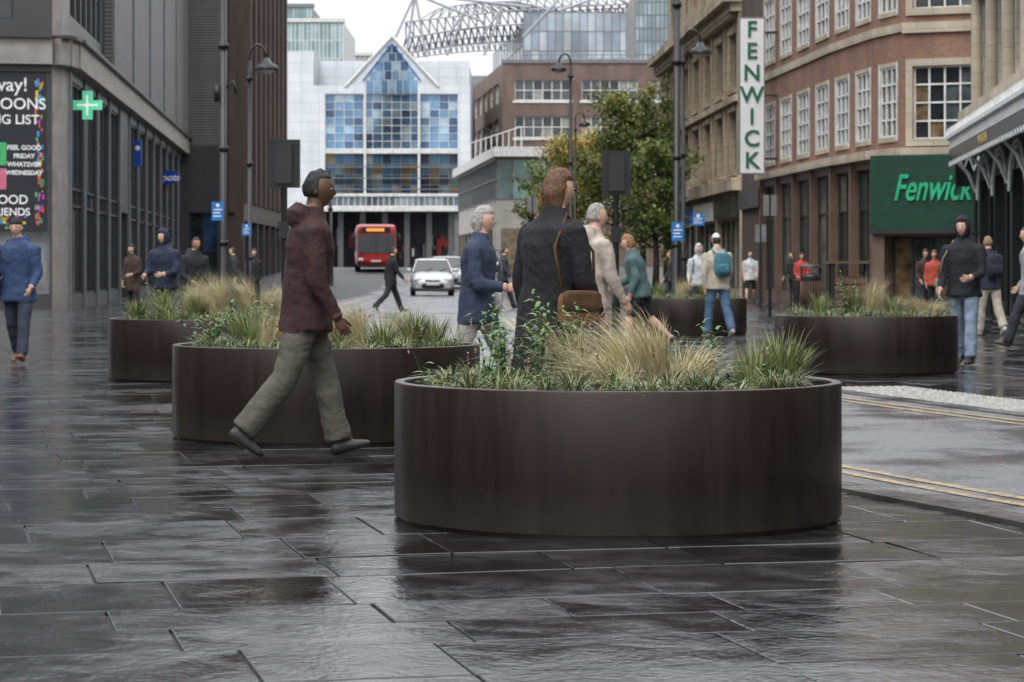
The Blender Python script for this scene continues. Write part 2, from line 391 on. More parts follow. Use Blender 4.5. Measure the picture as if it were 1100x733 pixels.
person('man_walking',pp(328,14.66),14.66,1.77,-80,top=(.034,.012,.012),bot=(.085,.083,.068),shoe=(.02,.018,.018),skin='dark',hair=(.010,.009,.009),legs=((17,4),(-17,22)),arms=((-12,14),(2,28)),lean=4,vox=.014,baggy=.018,hem=.44,bulk=1.06,hoodie=True,headturn=-12)
person('man_standing',pp(178,38.5),38.5,1.76,150,top=(.016,.024,.05),bot=(.02,.02,.022),hat='hood',hatc=(.016,.024,.05),legs=ST,arms=((10,70),(12,60)),bulk=1.18)
person('man_standing',pp(207,41),41,1.70,-140,top=(.014,.017,.020),bot=(.03,.03,.03),hair=(.02,.015,.012),skin='mid',legs=W1,arms=((5,20),(8,50)),bulk=1.15,hoodie=True,lean=6)
person('woman_standing',pp(143,56),56,1.70,150,top=(.05,.03,.025),bot=(.02,.02,.025),hair=(.02,.015,.01),hairlen=.1,legs=ST,arms=((5,70),(5,10)),hem=.36)
person('man_walking',pp(420,62),62,1.75,-70,top=blk,bot=(.02,.022,.03),legs=((24,4),(-22,24)),arms=((-18,15),(18,25)),hem=.42)
person('woman_walking',pp(512,20),20,1.68,-104,top=(.03,.042,.08),bot=(.30,.28,.26),hair=(.36,.34,.32),hairlen=.03,legs=W1,arms=((-10,20),(8,75)),bag=((.5,.48,.45),-1),hem=.42,bulk=1.08)
person('woman_in_coat',pp(588,14.3),14.3,1.74,-52,top=(.009,.009,.011),bot=(.015,.015,.018),hair=(.12,.055,.025),hairlen=.07,legs=((14,6),(-12,18)),arms=((-8,20),(6,30)),hem=.30,flare=.015,bulk=1.1,vox=.014,lean=5,bag=((.16,.075,.028),1),headturn=-8)
person('man_walking',pp(634,21),21,1.74,-62,top=(.40,.34,.29),bot=(.05,.05,.06),hair=(.30,.28,.26),legs=W1,arms=((-12,18),(10,25)),headturn=-10,bulk=1.05,hoodie=True)
person('woman_walking',pp(688,33.5),33.5,1.66,80,top=(.07,.12,.125),bot=(.02,.02,.022),shorts=True,hair=(.28,.14,.06),hairlen=.02,legs=((20,14),(-18,28)),arms=((-14,35),(14,50)),lean=13,bulk=1.1)
person('man_walking',pp(771,39.6),39.6,1.72,20,top=(.40,.36,.28),bot=(.07,.13,.22),shoe=(.3,.28,.25),hat='cap',hatc=(.6,.58,.54),legs=((12,6),(-12,18)),arms=((-10,15),(12,20)),bulk=1.12,backpack=(.05,.16,.20),baggy=.015)
person('woman_standing',pp(751,52),52,1.66,170,top=(.48,.50,.50),bot=(.03,.03,.04),hat='hood',hatc=(.5,.5,.5),legs=ST,arms=((5,30),(5,40)),backpack=(.1,.2,.25))
person('man_walking',pp(806,77),77,1.72,175,top=(.55,.55,.55),bot=(.012,.012,.015),shorts=True,short_sleeve=True,legs=W2,arms=((5,20),(-5,20)))
person('woman_standing',pp(861,74),74,1.62,180,top=(.45,.06,.05),bot=(.02,.02,.02),hairlen=.08,hair=(.03,.02,.015),legs=ST,arms=((5,50),(5,50)))
person('man_standing',pp(852,77),77,1.66,120,top=(.02,.02,.02),bot=(.02,.02,.02),legs=ST)
person('woman_walking',pp(1004,58),58,1.60,165,top=(.45,.08,.05),bot=(.03,.03,.04),hair=(.18,.08,.03),hairlen=.10,legs=W1,arms=((5,60),(0,20)))
person('woman_walking',pp(993,60),60,1.64,195,top=(.06,.03,.03),bot=(.02,.02,.03),hair=(.05,.025,.015),hairlen=.10,legs=W2,arms=((5,20),(5,40)))
person('man_walking',pp(1036,28.5),28.5,1.74,150,top=(.014,.015,.02),bot=(.20,.26,.35),shoe=(.03,.025,.025),hat='hood',hatc=(.014,.015,.02),legs=((12,4),(-10,16)),arms=((8,70),(6,30)),bulk=1.08,bag=((.42,.36,.26),1),baggy=.015)
person('woman_walking',pp(1063,41),41,1.70,15,top=(.02,.025,.05),bot=(.42,.37,.30),shoe=(.45,.43,.4),hair=(.25,.16,.08),legs=((12,6),(-12,20)),arms=((-8,15),(8,20)),backpack=(.02,.02,.035),baggy=.02)
person('man_walking',pp(1108,34),34,1.76,60,top=(.3,.3,.32),bot=(.03,.03,.04),legs=W1,arms=((-12,15),(12,30)))
person('woman_standing',pp(272,66),66,1.68,-160,top=(.02,.02,.02),bot=(.02,.02,.02),legs=ST,hairlen=.06)
person('man_standing',pp(252,70),70,1.75,90,top=(.03,.03,.035),bot=(.02,.02,.02),legs=ST)
person('man_walking',pp(540,66),66,1.75,-90,top=(.03,.035,.05),bot=(.02,.02,.03),legs=W1)
person('woman_walking',pp(722,70),70,1.68,90,top=(.05,.04,.04),bot=(.02,.02,.03),legs=W2,hair=(.1,.05,.03),hairlen=.05)

# ------------------------------------------------------------ common materials
G_dark=M('glass_dark',(.02,.024,.028),.06,0,.5,1.2,uv=True,spec=.8)
G_mid=M('glass_mid',(.06,.07,.075),.07,0,.6,2,uv=True,spec=.8)
G_blind=M('glass_blind',(.26,.25,.22),.25,0,.3,2,uv=True,spec=.8)
G_warm=M('glass_warm',(.16,.11,.06),.1,0,.7,3,uv=True,spec=.8)
GL=[G_dark,G_dark,G_mid,G_mid,G_blind]
GS=[G_dark,G_mid,G_mid,G_warm,G_blind]
frW=M('frame_white',(.62,.62,.59),.5)
frD=M('frame_dark',(.03,.03,.032),.4)
frG=M('frame_grey',(.16,.16,.16),.4)
black=M('black_paint',(.012,.012,.013),.35)
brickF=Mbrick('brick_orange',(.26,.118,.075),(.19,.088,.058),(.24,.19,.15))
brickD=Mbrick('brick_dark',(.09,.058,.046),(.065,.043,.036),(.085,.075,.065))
brickO=Mbrick('brick_office',(.17,.10,.075),(.13,.08,.06),(.17,.15,.13))
stoneF=Mbrick('stone_cream',(.44,.38,.29),(.38,.33,.25),(.26,.22,.17),.9,.4,.008,.8,.22)
stoneB=Mbrick('sandstone',(.36,.29,.195),(.30,.24,.165),(.17,.14,.105),.9,.38,.012,.85,.45)
stoneG=Mbrick('stone_grey',(.40,.355,.29),(.33,.295,.24),(.18,.15,.12),.8,.36,.01,.85,.4)
panelW=Mbrick('panel_white',(.66,.68,.71),(.61,.63,.66),(.44,.45,.48),1.6,.9,.02,.45,.08,0.)
greenP=M('green_fascia',(.012,.050,.032),.35)
greenL=M('green_letter',(.02,.34,.16),.4,emit=.15)

# ================================================================ GROUND
def wet_mat(name,c1,c2,attr=False,b1s=.5,b2s=.4,rlo=.12,rhi=.45,ns=6.,fine=7.,spec=.5,pud=.6):
    m=bpy.data.materials.new(name); m.use_nodes=True; nt=m.node_tree; N=nt.nodes; L=nt.links; b=N['Principled BSDF']
    tc=N.new('ShaderNodeTexCoord')
    mp=N.new('ShaderNodeMapping'); mp.inputs['Rotation'].default_value=(0,0,math.radians(15)); L.new(tc.outputs['Object'],mp.inputs[0])
    n1=N.new('ShaderNodeTexNoise'); n1.inputs['Scale'].default_value=.9; n1.inputs['Detail'].default_value=7; n1.inputs['Roughness'].default_value=.6; L.new(tc.outputs['Object'],n1.inputs['Vector'])
    n2=N.new('ShaderNodeTexNoise'); n2.inputs['Scale'].default_value=ns; n2.inputs['Detail'].default_value=8; n2.inputs['Roughness'].default_value=.62; n2.inputs['Distortion'].default_value=.8
    n3=N.new('ShaderNodeTexNoise'); n3.inputs['Scale'].default_value=ns*fine; n3.inputs['Detail'].default_value=5
    if attr:
        at=N.new('ShaderNodeAttribute'); at.attribute_name='slab'
        add=N.new('ShaderNodeVectorMath'); add.operation='MULTIPLY_ADD'; add.inputs[1].default_value=(17,23,0)
        L.new(at.outputs['Color'],add.inputs[0]); L.new(mp.outputs[0],add.inputs[2]); vec=add.outputs[0]
    else: vec=mp.outputs[0]
    L.new(vec,n2.inputs['Vector']); L.new(vec,n3.inputs['Vector'])
    mix=N.new('ShaderNodeMix'); mix.data_type='RGBA'; mix.inputs[6].default_value=(*c1,1); mix.inputs[7].default_value=(*c2,1)
    cr_=N.new('ShaderNodeMapRange'); cr_.inputs[1].default_value=.35; cr_.inputs[2].default_value=.65
    L.new((n3 if not attr else n2).outputs['Fac'],cr_.inputs[0]); L.new(cr_.outputs[0],mix.inputs[0]); col=mix.outputs[2]
    dp=N.new('ShaderNodeMapRange'); dp.inputs[1].default_value=.38; dp.inputs[2].default_value=.62; dp.inputs[3].default_value=.6; dp.inputs[4].default_value=1.3; L.new(n1.outputs['Fac'],dp.inputs[0])
    dv=N.new('ShaderNodeVectorMath'); dv.operation='SCALE'; L.new(col,dv.inputs[0]); L.new(dp.outputs[0],dv.inputs['Scale']); col=dv.outputs[0]
    r=N.new('ShaderNodeMapRange'); r.inputs[1].default_value=.42; r.inputs[2].default_value=.60; r.inputs[3].default_value=rlo; r.inputs[4].default_value=rhi
    am=N.new('ShaderNodeMath'); am.operation='MULTIPLY_ADD'; am.inputs[1].default_value=pud; am.inputs[2].default_value=.0
    L.new(n1.outputs['Fac'],am.inputs[0])
    a2=N.new('ShaderNodeMath'); a2.operation='MULTIPLY_ADD'; a2.inputs[1].default_value=1-pud; L.new(n2.outputs['Fac'],a2.inputs[0]); L.new(am.outputs[0],a2.inputs[2])
    src=a2.outputs[0]
    if attr:
        sc=N.new('ShaderNodeSeparateColor'); L.new(at.outputs['Color'],sc.inputs[0])
        a3=N.new('ShaderNodeMath'); a3.operation='MULTIPLY_ADD'; a3.inputs[1].default_value=.14; L.new(sc.outputs[0],a3.inputs[0])
        sb=N.new('ShaderNodeMath'); sb.operation='SUBTRACT'; sb.inputs[1].default_value=.07; L.new(src,sb.inputs[0]); L.new(sb.outputs[0],a3.inputs[2]); src=a3.outputs[0]
        vm=N.new('ShaderNodeVectorMath'); vm.operation='SCALE'; L.new(col,vm.inputs[0])
        mm=N.new('ShaderNodeMapRange'); mm.inputs[3].default_value=.6; mm.inputs[4].default_value=1.5; L.new(sc.outputs[1],mm.inputs[0]); L.new(mm.outputs[0],vm.inputs['Scale']); col=vm.outputs[0]
    L.new(src,r.inputs[0]); L.new(r.outputs[0],b.inputs['Roughness']); L.new(col,b.inputs['Base Color'])
    bs=N.new('ShaderNodeMapRange'); bs.inputs[1].default_value=.42; bs.inputs[2].default_value=.60; bs.inputs[3].default_value=b1s*.4; bs.inputs[4].default_value=b1s; L.new(src,bs.inputs[0])
    bs2=N.new('ShaderNodeMapRange'); bs2.inputs[1].default_value=.42; bs2.inputs[2].default_value=.60; bs2.inputs[3].default_value=b2s*.35; bs2.inputs[4].default_value=b2s; L.new(src,bs2.inputs[0])
    b1=N.new('ShaderNodeBump'); b1.inputs['Distance'].default_value=.02; L.new(bs.outputs[0],b1.inputs['Strength']); L.new(n2.outputs['Fac'],b1.inputs['Height'])
    b2=N.new('ShaderNodeBump'); b2.inputs['Distance'].default_value=.004; L.new(bs2.outputs[0],b2.inputs['Strength']); L.new(n3.outputs['Fac'],b2.inputs['Height']); L.new(b1.outputs[0],b2.inputs['Normal'])
    L.new(b2.outputs[0],b.inputs['Normal'])
    b.inputs['Specular IOR Level'].default_value=spec
    return m
grout=M('grout',(.014,.0135,.013),.55,0,.3,3,bump=.4)
slate=wet_mat('wet_slate',(.011,.011,.012),(.040,.039,.039),True,.46,1.,.02,.22,4.,8.,.8)
asph=wet_mat('wet_asphalt',(.03,.03,.033),(.13,.13,.136),False,.6,1.,.12,.42,24.,3.,.6,.85)
kerbM=wet_mat('wet_granite_kerb',(.05,.05,.052),(.10,.098,.095),False,.2,.4,.08,.3,20.)
mb=MB()
ys=[-60,0,40,80,105,120,135,150,165,300,600,1800]; xs=[-900,-300,-60,-20,0,20,60,300,900]
for j in range(len(ys)-1):
    for i in range(len(xs)-1):
        mb.face([(xs[i],ys[j],zg(ys[j])-.014),(xs[i+1],ys[j],zg(ys[j])-.014),(xs[i+1],ys[j+1],zg(ys[j+1])-.014),(xs[i],ys[j+1],zg(ys[j+1])-.014)],grout)
mb.obj('ground')
verts=[];faces=[];cols=[]
ang=math.radians(13); ca,sa=math.cos(ang),math.sin(ang)
v=-8.0
rs=random.Random(3)
while v<125:
    h=rs.choice([.45,.6,.6,.75]); u=-45+rs.random()
    while u<45:
        l=rs.choice([.6,.75,.9,.9,1.1]); 
        cx=(u+l/2)*ca-(v+h/2)*sa; cy=(u+l/2)*sa+(v+h/2)*ca
        if 2.5<cy<104 and abs(cx)<min(24,6+cy*.28):
            g=.005; z=rs.uniform(-.0015,.0015); tx=rs.uniform(-.006,.006); ty=rs.uniform(-.006,.006)
            c=(rs.random(),rs.random(),rs.random(),1)
            i0=len(verts); e=.0035
            for (ins,dz) in ((0,-.02),(0,-.003),(e,0)):
                for (a,b) in ((-1,-1),(1,-1),(1,1),(-1,1)):
                    lu=a*(l/2-g-ins); lv=b*(h/2-g-ins); U_=u+l/2+lu; V_=v+h/2+lv
                    verts.append((U_*ca-V_*sa,U_*sa+V_*ca,z+dz+lu*tx+lv*ty))
            for k in range(2):
                for q in range(4):
                    faces.append((i0+k*4+q,i0+k*4+(q+1)%4,i0+k*4+4+(q+1)%4,i0+k*4+4+q)); cols.append(c)
            faces.append((i0+8,i0+9,i0+10,i0+11)); cols.append(c)
        u+=l
    v+=h
me=bpy.data.meshes.new('pavement'); me.from_pydata(verts,[],faces); me.materials.append(slate)
ca_=me.color_attributes.new('slab','FLOAT_COLOR','CORNER')
ca_.data.foreach_set('color',np.repeat(np.array(cols,dtype=np.float32),4,axis=0).ravel())
S.collection.objects.link(bpy.data.objects.new('pavement',me))
left=[(3.95,5.5),(2.55,10.5),(1.85,12.6),(.6,16.6),(-.6,20),(-1.9,25.5),(-3.2,33),(-4.3,45),(-5.4,70),(-6.0,100),(-6.3,125),(-6.5,165),(-6.5,210)]
right=[(7.6,6),(6.2,10.8),(5.3,14),(3.95,18.4),(3.05,21.8),(1.9,27),(1.15,33),(.6,42),(-.1,70),(-.6,100),(-.8,125),(-1,165),(-1,210)]
def rz_(y): return zg(y)+.009
def smooth_line(pl,n=8):
    out=[]
    for i in range(len(pl)-1):
        p0=Vector(pl[max(i-1,0)]);p1=Vector(pl[i]);p2=Vector(pl[i+1]);p3=Vector(pl[min(i+2,len(pl)-1)])
        for k in range(n):
            t=k/n; out.append(.5*((2*p1)+(p2-p0)*t+(2*p0-5*p1+4*p2-p3)*t*t+(3*p1-p0-3*p2+p3)*t**3))
    out.append(Vector(pl[-1])); return out
LL=smooth_line(left); RR=smooth_line(right)
mb=MB()
for i in range(len(LL)-1):
    a,b,c,d=LL[i],RR[i],RR[i+1],LL[i+1]
    mb.face([(a.x,a.y,rz_(a.y)),(b.x,b.y,rz_(b.y)),(c.x,c.y,rz_(c.y)),(d.x,d.y,rz_(d.y))],asph)
mb.obj('road')
def strip(line,off0,off1,z,mat,name,imax=None):
    mb=MB(); n=len(line)
    for i in range(n-1 if imax is None else imax):
        a=line[i];b=line[i+1]; ta=(line[min(i+1,n-1)]-line[max(i-1,0)]).normalized(); tb=(line[min(i+2,n-1)]-line[i]).normalized()
        na=Vector((ta.y,-ta.x)); nb=Vector((tb.y,-tb.x))
        p=[a+na*off0,a+na*off1,b+nb*off1,b+nb*off0]
        mb.face([(q.x,q.y,zg(q.y)+z) for q in p],mat)
    return mb.obj(name)
def kerb(line,o0,o1,name):
    mb=MB()
    for i in range(len(line)-1):
        a=line[i];b=line[i+1]; L=(b-a).length; t=(b-a).normalized(); n=Vector((t.y,-t.x)); k=max(1,int(L/.9)); 
        for j in range(k):
            p=a+t*(L*j/k+.004); q=a+t*(L*(j+1)/k-.004); z=zg(p.y)+.02+random.uniform(-.001,.001); z2=zg(q.y)+.02
            A,B,C,D=p+n*o0,p+n*o1,q+n*o1,q+n*o0
            mb.raw([(A.x,A.y,z),(B.x,B.y,z),(C.x,C.y,z2),(D.x,D.y,z2),(A.x,A.y,z-.03),(B.x,B.y,z-.03),(C.x,C.y,z2-.03),(D.x,D.y,z2-.03)],[(0,1,2,3),(0,4,5,1),(1,5,6,2),(2,6,7,3),(3,7,4,0)],kerbM)
    mb.obj(name)
kerb(LL,-.2,0,'kerb'); kerb(RR,0,.2,'kerb')
yel=bpy.data.materials.new('yellow_paint'); yel.use_nodes=True; N=yel.node_tree.nodes; L=yel.node_tree.links; b=N['Principled BSDF']; b.inputs['Roughness'].default_value=.42
tc=N.new('ShaderNodeTexCoord'); n1=N.new('ShaderNodeTexNoise'); n1.inputs['Scale'].default_value=14; n1.inputs['Detail'].default_value=9; n1.inputs['Roughness'].default_value=.75; L.new(tc.outputs['Object'],n1.inputs['Vector'])
cr=N.new('ShaderNodeValToRGB'); cr.color_ramp.elements[0].position=.42; cr.color_ramp.elements[0].color=(.09,.085,.075,1); cr.color_ramp.elements[1].position=.53; cr.color_ramp.elements[1].color=(.38,.25,.10,1); L.new(n1.outputs['Fac'],cr.inputs[0]); L.new(cr.outputs[0],b.inputs['Base Color'])
for a,b_ in ((.22,.30),(.40,.48)): strip(LL,a,b_,.013,yel,'yellow_line',70)
for a,b_ in ((-.30,-.22),(-.48,-.40)): strip(RR,a,b_,.013,yel,'yellow_line',60)
tact=M('tactile_paving',(.32,.315,.295),.35,0,.35,8)
mb=MB()
for i in range(24,34):
    a=RR[i];b_=RR[i+1]; t=(b_-a).normalized(); n=Vector((t.y,-t.x)); L_=(b_-a).length
    k=max(1,round(L_/.4))
    for j in range(k):
        for w in range(2):
            o=a+t*(L_*j/k)+n*(.24+w*.4); o1=a+t*(L_*(j+1)/k-.01)+n*(.24+w*.4)
            A,B,C,D=o,o+n*.39,o1+n*.39,o1
            mb.face([(q.x,q.y,.012) for q in (A,B,C,D)],tact)
            for x in range(5):
                for y in range(5):
                    c=A+(D-A)*((x+.5)/5)+n*.39*((y+.5)/5); r=.02
                    mb.raw([(c.x-r,c.y-r,.0125),(c.x+r,c.y-r,.0125),(c.x+r,c.y+r,.0125),(c.x-r,c.y+r,.0125),(c.x-r*.6,c.y-r*.6,.024),(c.x+r*.6,c.y-r*.6,.024),(c.x+r*.6,c.y+r*.6,.024),(c.x-r*.6,c.y+r*.6,.024)],[(4,5,6,7),(0,1,5,4),(1,2,6,5),(2,3,7,6),(3,0,4,7)],tact)
mb.obj('tactile_paving')

# ================================================================ PLANTERS
plM=bpy.data.materials.new('planter_bronze'); plM.use_nodes=True
nt=plM.node_tree;N=nt.nodes;L=nt.links;b=N['Principled BSDF']; b.inputs['Specular IOR Level'].default_value=.36; b.inputs['Specular Tint'].default_value=(1,.92,.87,1)
tc=N.new('ShaderNodeTexCoord');n1=N.new('ShaderNodeTexNoise');n1.inputs['Scale'].default_value=2.2;n1.inputs['Detail'].default_value=9;n1.inputs['Roughness'].default_value=.7
mp=N.new('ShaderNodeMapping');mp.inputs['Scale'].default_value=(2.6,2.6,.35);L.new(tc.outputs['Object'],mp.inputs[0]);L.new(mp.outputs[0],n1.inputs['Vector'])
cr=N.new('ShaderNodeValToRGB');cr.color_ramp.elements[0].position=.35;cr.color_ramp.elements[0].color=(.0125,.009,.0078,1);cr.color_ramp.elements[1].position=.7;cr.color_ramp.elements[1].color=(.025,.0185,.016,1)
L.new(n1.outputs['Fac'],cr.inputs[0])
sx=N.new('ShaderNodeSeparateXYZ');L.new(tc.outputs['Object'],sx.inputs[0])
n4=N.new('ShaderNodeTexNoise');n4.inputs['Scale'].default_value=9;n4.inputs['Detail'].default_value=6;L.new(tc.outputs['Object'],n4.inputs['Vector'])
mr0=N.new('ShaderNodeMapRange');mr0.inputs[1].default_value=.02;mr0.inputs[2].default_value=.22;mr0.inputs[3].default_value=.8;mr0.inputs[4].default_value=0.;L.new(sx.outputs[2],mr0.inputs[0])
ml=N.new('ShaderNodeMath');ml.operation='MULTIPLY';L.new(mr0.outputs[0],ml.inputs[0]);L.new(n4.outputs['Fac'],ml.inputs[1])
mxx=N.new('ShaderNodeMix');mxx.data_type='RGBA';mxx.inputs[7].default_value=(.06,.054,.048,1);L.new(ml.outputs[0],mxx.inputs[0]);L.new(cr.outputs[0],mxx.inputs[6])
L.new(mxx.outputs[2],b.inputs['Base Color'])
mr=N.new('ShaderNodeMapRange');mr.inputs[1].default_value=.3;mr.inputs[2].default_value=.7;mr.inputs[3].default_value=.25;mr.inputs[4].default_value=.52;L.new(n1.outputs['Fac'],mr.inputs[0]);L.new(mr.outputs[0],b.inputs['Roughness'])
soil=M('soil_mulch',(.09,.055,.032),.9,0,.5,25,bump=1.,bscale=60)
chipM=[M('mulch_a',(.15,.09,.05),.9),M('mulch_b',(.06,.036,.022),.9)]
def leafmat(n,c,r=.5): return M(n,c,r,0,.35,6)
GR=[leafmat('grass_a',(.15,.20,.06)),leafmat('grass_b',(.09,.14,.045)),leafmat('grass_c',(.22,.27,.09)),leafmat('grass_d',(.26,.26,.11)),
    leafmat('sedge_a',(.08,.12,.055)),leafmat('sedge_b',(.13,.17,.08)),leafmat('sedge_c',(.20,.23,.11)),
    leafmat('straw_a',(.50,.42,.24)),leafmat('straw_b',(.40,.34,.19)),leafmat('straw_c',(.33,.32,.16)),leafmat('straw_d',(.62,.54,.36)),
    leafmat('leaf_a',(.08,.16,.04)),leafmat('leaf_b',(.13,.22,.055)),leafmat('leaf_c',(.06,.12,.035)),
    M('flower_rust',(.34,.14,.08),.7),M('flower_pink',(.45,.24,.24),.7)]
gi=[0,1,2,3]; di=[4,5,6]; ti=[7,8,9,10]; li=[11,12,13]
def blades(qb,base,az,length,out,lean,w,mi,seg=4,droop=.35):
    n=len(az); droop=np.broadcast_to(droop,(n,)); t=np.linspace(0,1,seg+1)
    d=np.stack([np.cos(az),np.sin(az),np.zeros(n)],1); sd=np.stack([-np.sin(az),np.cos(az),np.zeros(n)],1)
    tw=rng.uniform(-.8,.8,n)[:,None]; side=sd*np.cos(tw)+np.array([0,0,1.])*np.sin(tw)*.4+d*np.sin(tw)*.5; side/=np.linalg.norm(side,axis=1)[:,None]
    T=t[None,:,None]
    P=base[:,None,:]+d[:,None,:]*out[:,None,None]*T**1.6+np.array(lean)[None,None,:]*T**2
    P[:,:,2]+=length[:,None]*(t[None,:]-droop[:,None]*t[None,:]**2.6)
    ww=(w[:,None]*((1-t[None,:]**2)*.5+.04))[:,:,None]
    V=np.stack([P-side[:,None,:]*ww,P+side[:,None,:]*ww],2).reshape(-1,3)
    k=(seg+1)*2; b0=(np.arange(n)*k)[:,None,None]; s_=np.arange(seg)[None,:,None]*2
    Q=(b0+s_+np.array([0,1,3,2])[None,None,:]).reshape(-1,4)
    qb.add(V,Q,np.repeat(mi,seg))
def tuft(qb,x,y,z,n,h,spread,w,mats,lean=(0,0,0),droop=.35,seg=4,br=.03):
    a=rng.uniform(0,6.283,n); r=br*np.sqrt(rng.random(n)); base=np.stack([x+r*np.cos(a),y+r*np.sin(a),np.full(n,z)],1)
    blades(qb,base,a+rng.uniform(-.6,.6,n),h*rng.uniform(.6,1.1,n),spread*rng.uniform(.15,1,n),lean,w*rng.uniform(.6,1.2,n),rng.choice(mats,n),seg,droop*rng.uniform(.5,1.4,n))
def leafy(qb,x,y,z,n,h,spread,ll,lw):
    for _ in range(n):
        a=U(0,6.283); hh=h*U(.6,1.1); o=spread*U(.2,1)
        k=int(11*hh/.3)+5; t=np.linspace(.08,1,k)
        base=np.stack([x+math.cos(a)*o*t**1.3,y+math.sin(a)*o*t**1.3,z+hh*t],1)
        blades(qb,base,a+np.arange(k)*2.4+rng.uniform(-.4,.4,k),ll*rng.uniform(.2,.55,k),ll*rng.uniform(.7,1.1,k)*(1-.4*t),(0,0,0),lw*rng.uniform(.7,1.1,k),rng.choice(li,k),3,.9)
        blades(qb,np.array([[x,y,z]]),np.array([a]),np.array([hh]),np.array([o]),(0,0,0),np.array([.008]),np.array([11]),5,0.)
def planter(x,y,Rr,seed,spec,h=.63,dens=1.):
    random.seed(seed)
    e=E('round_planter',(x,y,0))
    mb=MB(); prof=[(Rr-.03,0),(Rr-.03,.018),(Rr-.004,.02),(Rr,.026),(Rr,h-.006),(Rr-.003,h-.001),(Rr-.008,h),(Rr-.04,h),(Rr-.046,h-.003),(Rr-.048,h-.01),(Rr-.048,h-.12)]
    mb.lathe(prof,(0,0,0),plM,128); o=mb.obj('planter_wall',e,True); weld(o); sharp(o,50)
    mb=MB(); vs=[(0,0,h-.05)];fs=[]
    nr=14;ns=48
    for i in range(1,nr+1):
        for k in range(ns):
            a=6.2832*k/ns; r=(Rr-.045)*i/nr; vs.append((r*math.cos(a),r*math.sin(a),h-.055-.02*(i/nr)**3+.02*noise.noise(Vector((x+r*math.cos(a)*4,y+r*math.sin(a)*4,0)))))
    for k in range(ns): fs.append((0,1+k,1+(k+1)%ns))
    for i in range(nr-1):
        for k in range(ns): fs.append((1+i*ns+k,1+(i+1)*ns+k,1+(i+1)*ns+(k+1)%ns,1+i*ns+(k+1)%ns))
    mb.raw(vs,fs,soil)
    for _ in range(int(500*dens)):
        a=U(0,6.283); r=(Rr-.08)*math.sqrt(R()); l=U(.01,.03); t=U(0,3.14); c=Vector((r*math.cos(a),r*math.sin(a),h-.05+U(0,.012)))
        d=Vector((math.cos(t)*l,math.sin(t)*l,U(-.006,.006))); s=Vector((-math.sin(t)*l*.35,math.cos(t)*l*.35,U(-.004,.004)))
        mb.raw([c-d-s,c+d-s,c+d+s,c-d+s],[(0,1,2,3)],random.choice(chipM))
    mb.obj('soil',e,True)
    z=h-.06
    def at(): 
        a=U(0,6.283); r=(Rr-.13)*math.sqrt(R()); return x+r*math.cos(a),y+r*math.sin(a)
    qb=QB(GR)
    n=int(spec.get('sedge',46)*dens)
    for i in range(n):
        if i<n*.36:
            a=6.283*i/(n*.36)+U(-.12,.12); r=Rr-.17-U(0,.07); px,py=x+r*math.cos(a),y+r*math.sin(a)
        else: px,py=at()
        tuft(qb,px,py,z,int(80*dens),U(.12,.23)*spec.get('sh',1),U(.12,.2),.0068,random.choice([di,di+[3],gi,di+[9,3]]),droop=.55)
    qb.obj('ornamental_sedge')
    def grp(key,name,fn):
        if not spec.get(key): return
        qb=QB(GR)
        for s_ in spec[key]: fn(qb,*s_)
        qb.obj(name)
    grp('grass','tall_green_grass',lambda qb,dx,dy,hh,n,sp: tuft(qb,x+dx,y+dy,z,int(n*1.3),hh*1.1,sp,.007,gi,droop=.25,seg=5,br=.06))
    grp('stipa','feather_grass',lambda qb,dx,dy,hh,n,ln_: tuft(qb,x+dx,y+dy,z,int(n*2.1),hh*1.2,.20,.0032,ti,lean=(ln_,0,-abs(ln_)*.3),droop=.35,seg=6,br=.08))
    grp('leafy','leafy_perennial',lambda qb,dx,dy,hh,n,sp: leafy(qb,x+dx,y+dy,z,n,hh,sp,.13,.017))
    qb=QB(GR)
    for _ in range(int(spec.get('fl',14)*dens)):
        px,py=at(); hh=U(.16,.32); a=U(0,6.28)
        blades(qb,np.array([[px,py,z]]),np.array([a]),np.array([hh]),np.array([.08]),(0,0,0),np.array([.006]),np.array([13]),5,0.)
        k=12; base=np.tile(np.array([[px+.08*math.cos(a),py+.08*math.sin(a),z+hh]]),(k,1)); base[:,2]-=rng.uniform(0,.05,k)
        blades(qb,base,rng.uniform(0,6.28,k),np.full(k,.012),np.full(k,.012),(0,0,0),np.full(k,.007),np.full(k,random.choice([14,14,15,8])),2,.3)
        k=7; base=np.tile(np.array([[px,py,z]]),(k,1)); base[:,2]+=hh*rng.uniform(.1,.6,k)
        blades(qb,base,rng.uniform(0,6.28,k),np.full(k,.03),np.full(k,.06),(0,0,0),np.full(k,.016),rng.choice(li,k),3,.8)
    qb.obj('flowering_perennial')
planter(.487,11.2,1.03,11,dict(sedge=80,fl=14,grass=[(.76,.05,.32,190,.16),(.82,.2,.26,140,.16),(.35,.3,.25,80,.2),(.62,-.1,.28,120,.15)],
   stipa=[(.05,.1,.40,330,-.16),(.18,.3,.44,330,-.12),(-.05,-.15,.30,200,-.15),(.32,-.2,.30,180,.1),(-.2,.3,.40,200,-.1),(.0,-.35,.24,140,-.1)],
   leafy=[(-.52,.35,.42,9,.2),(-.36,.1,.38,8,.2),(-.25,.5,.42,8,.2),(-.6,.0,.28,6,.2),(.45,.45,.30,5,.15)]))
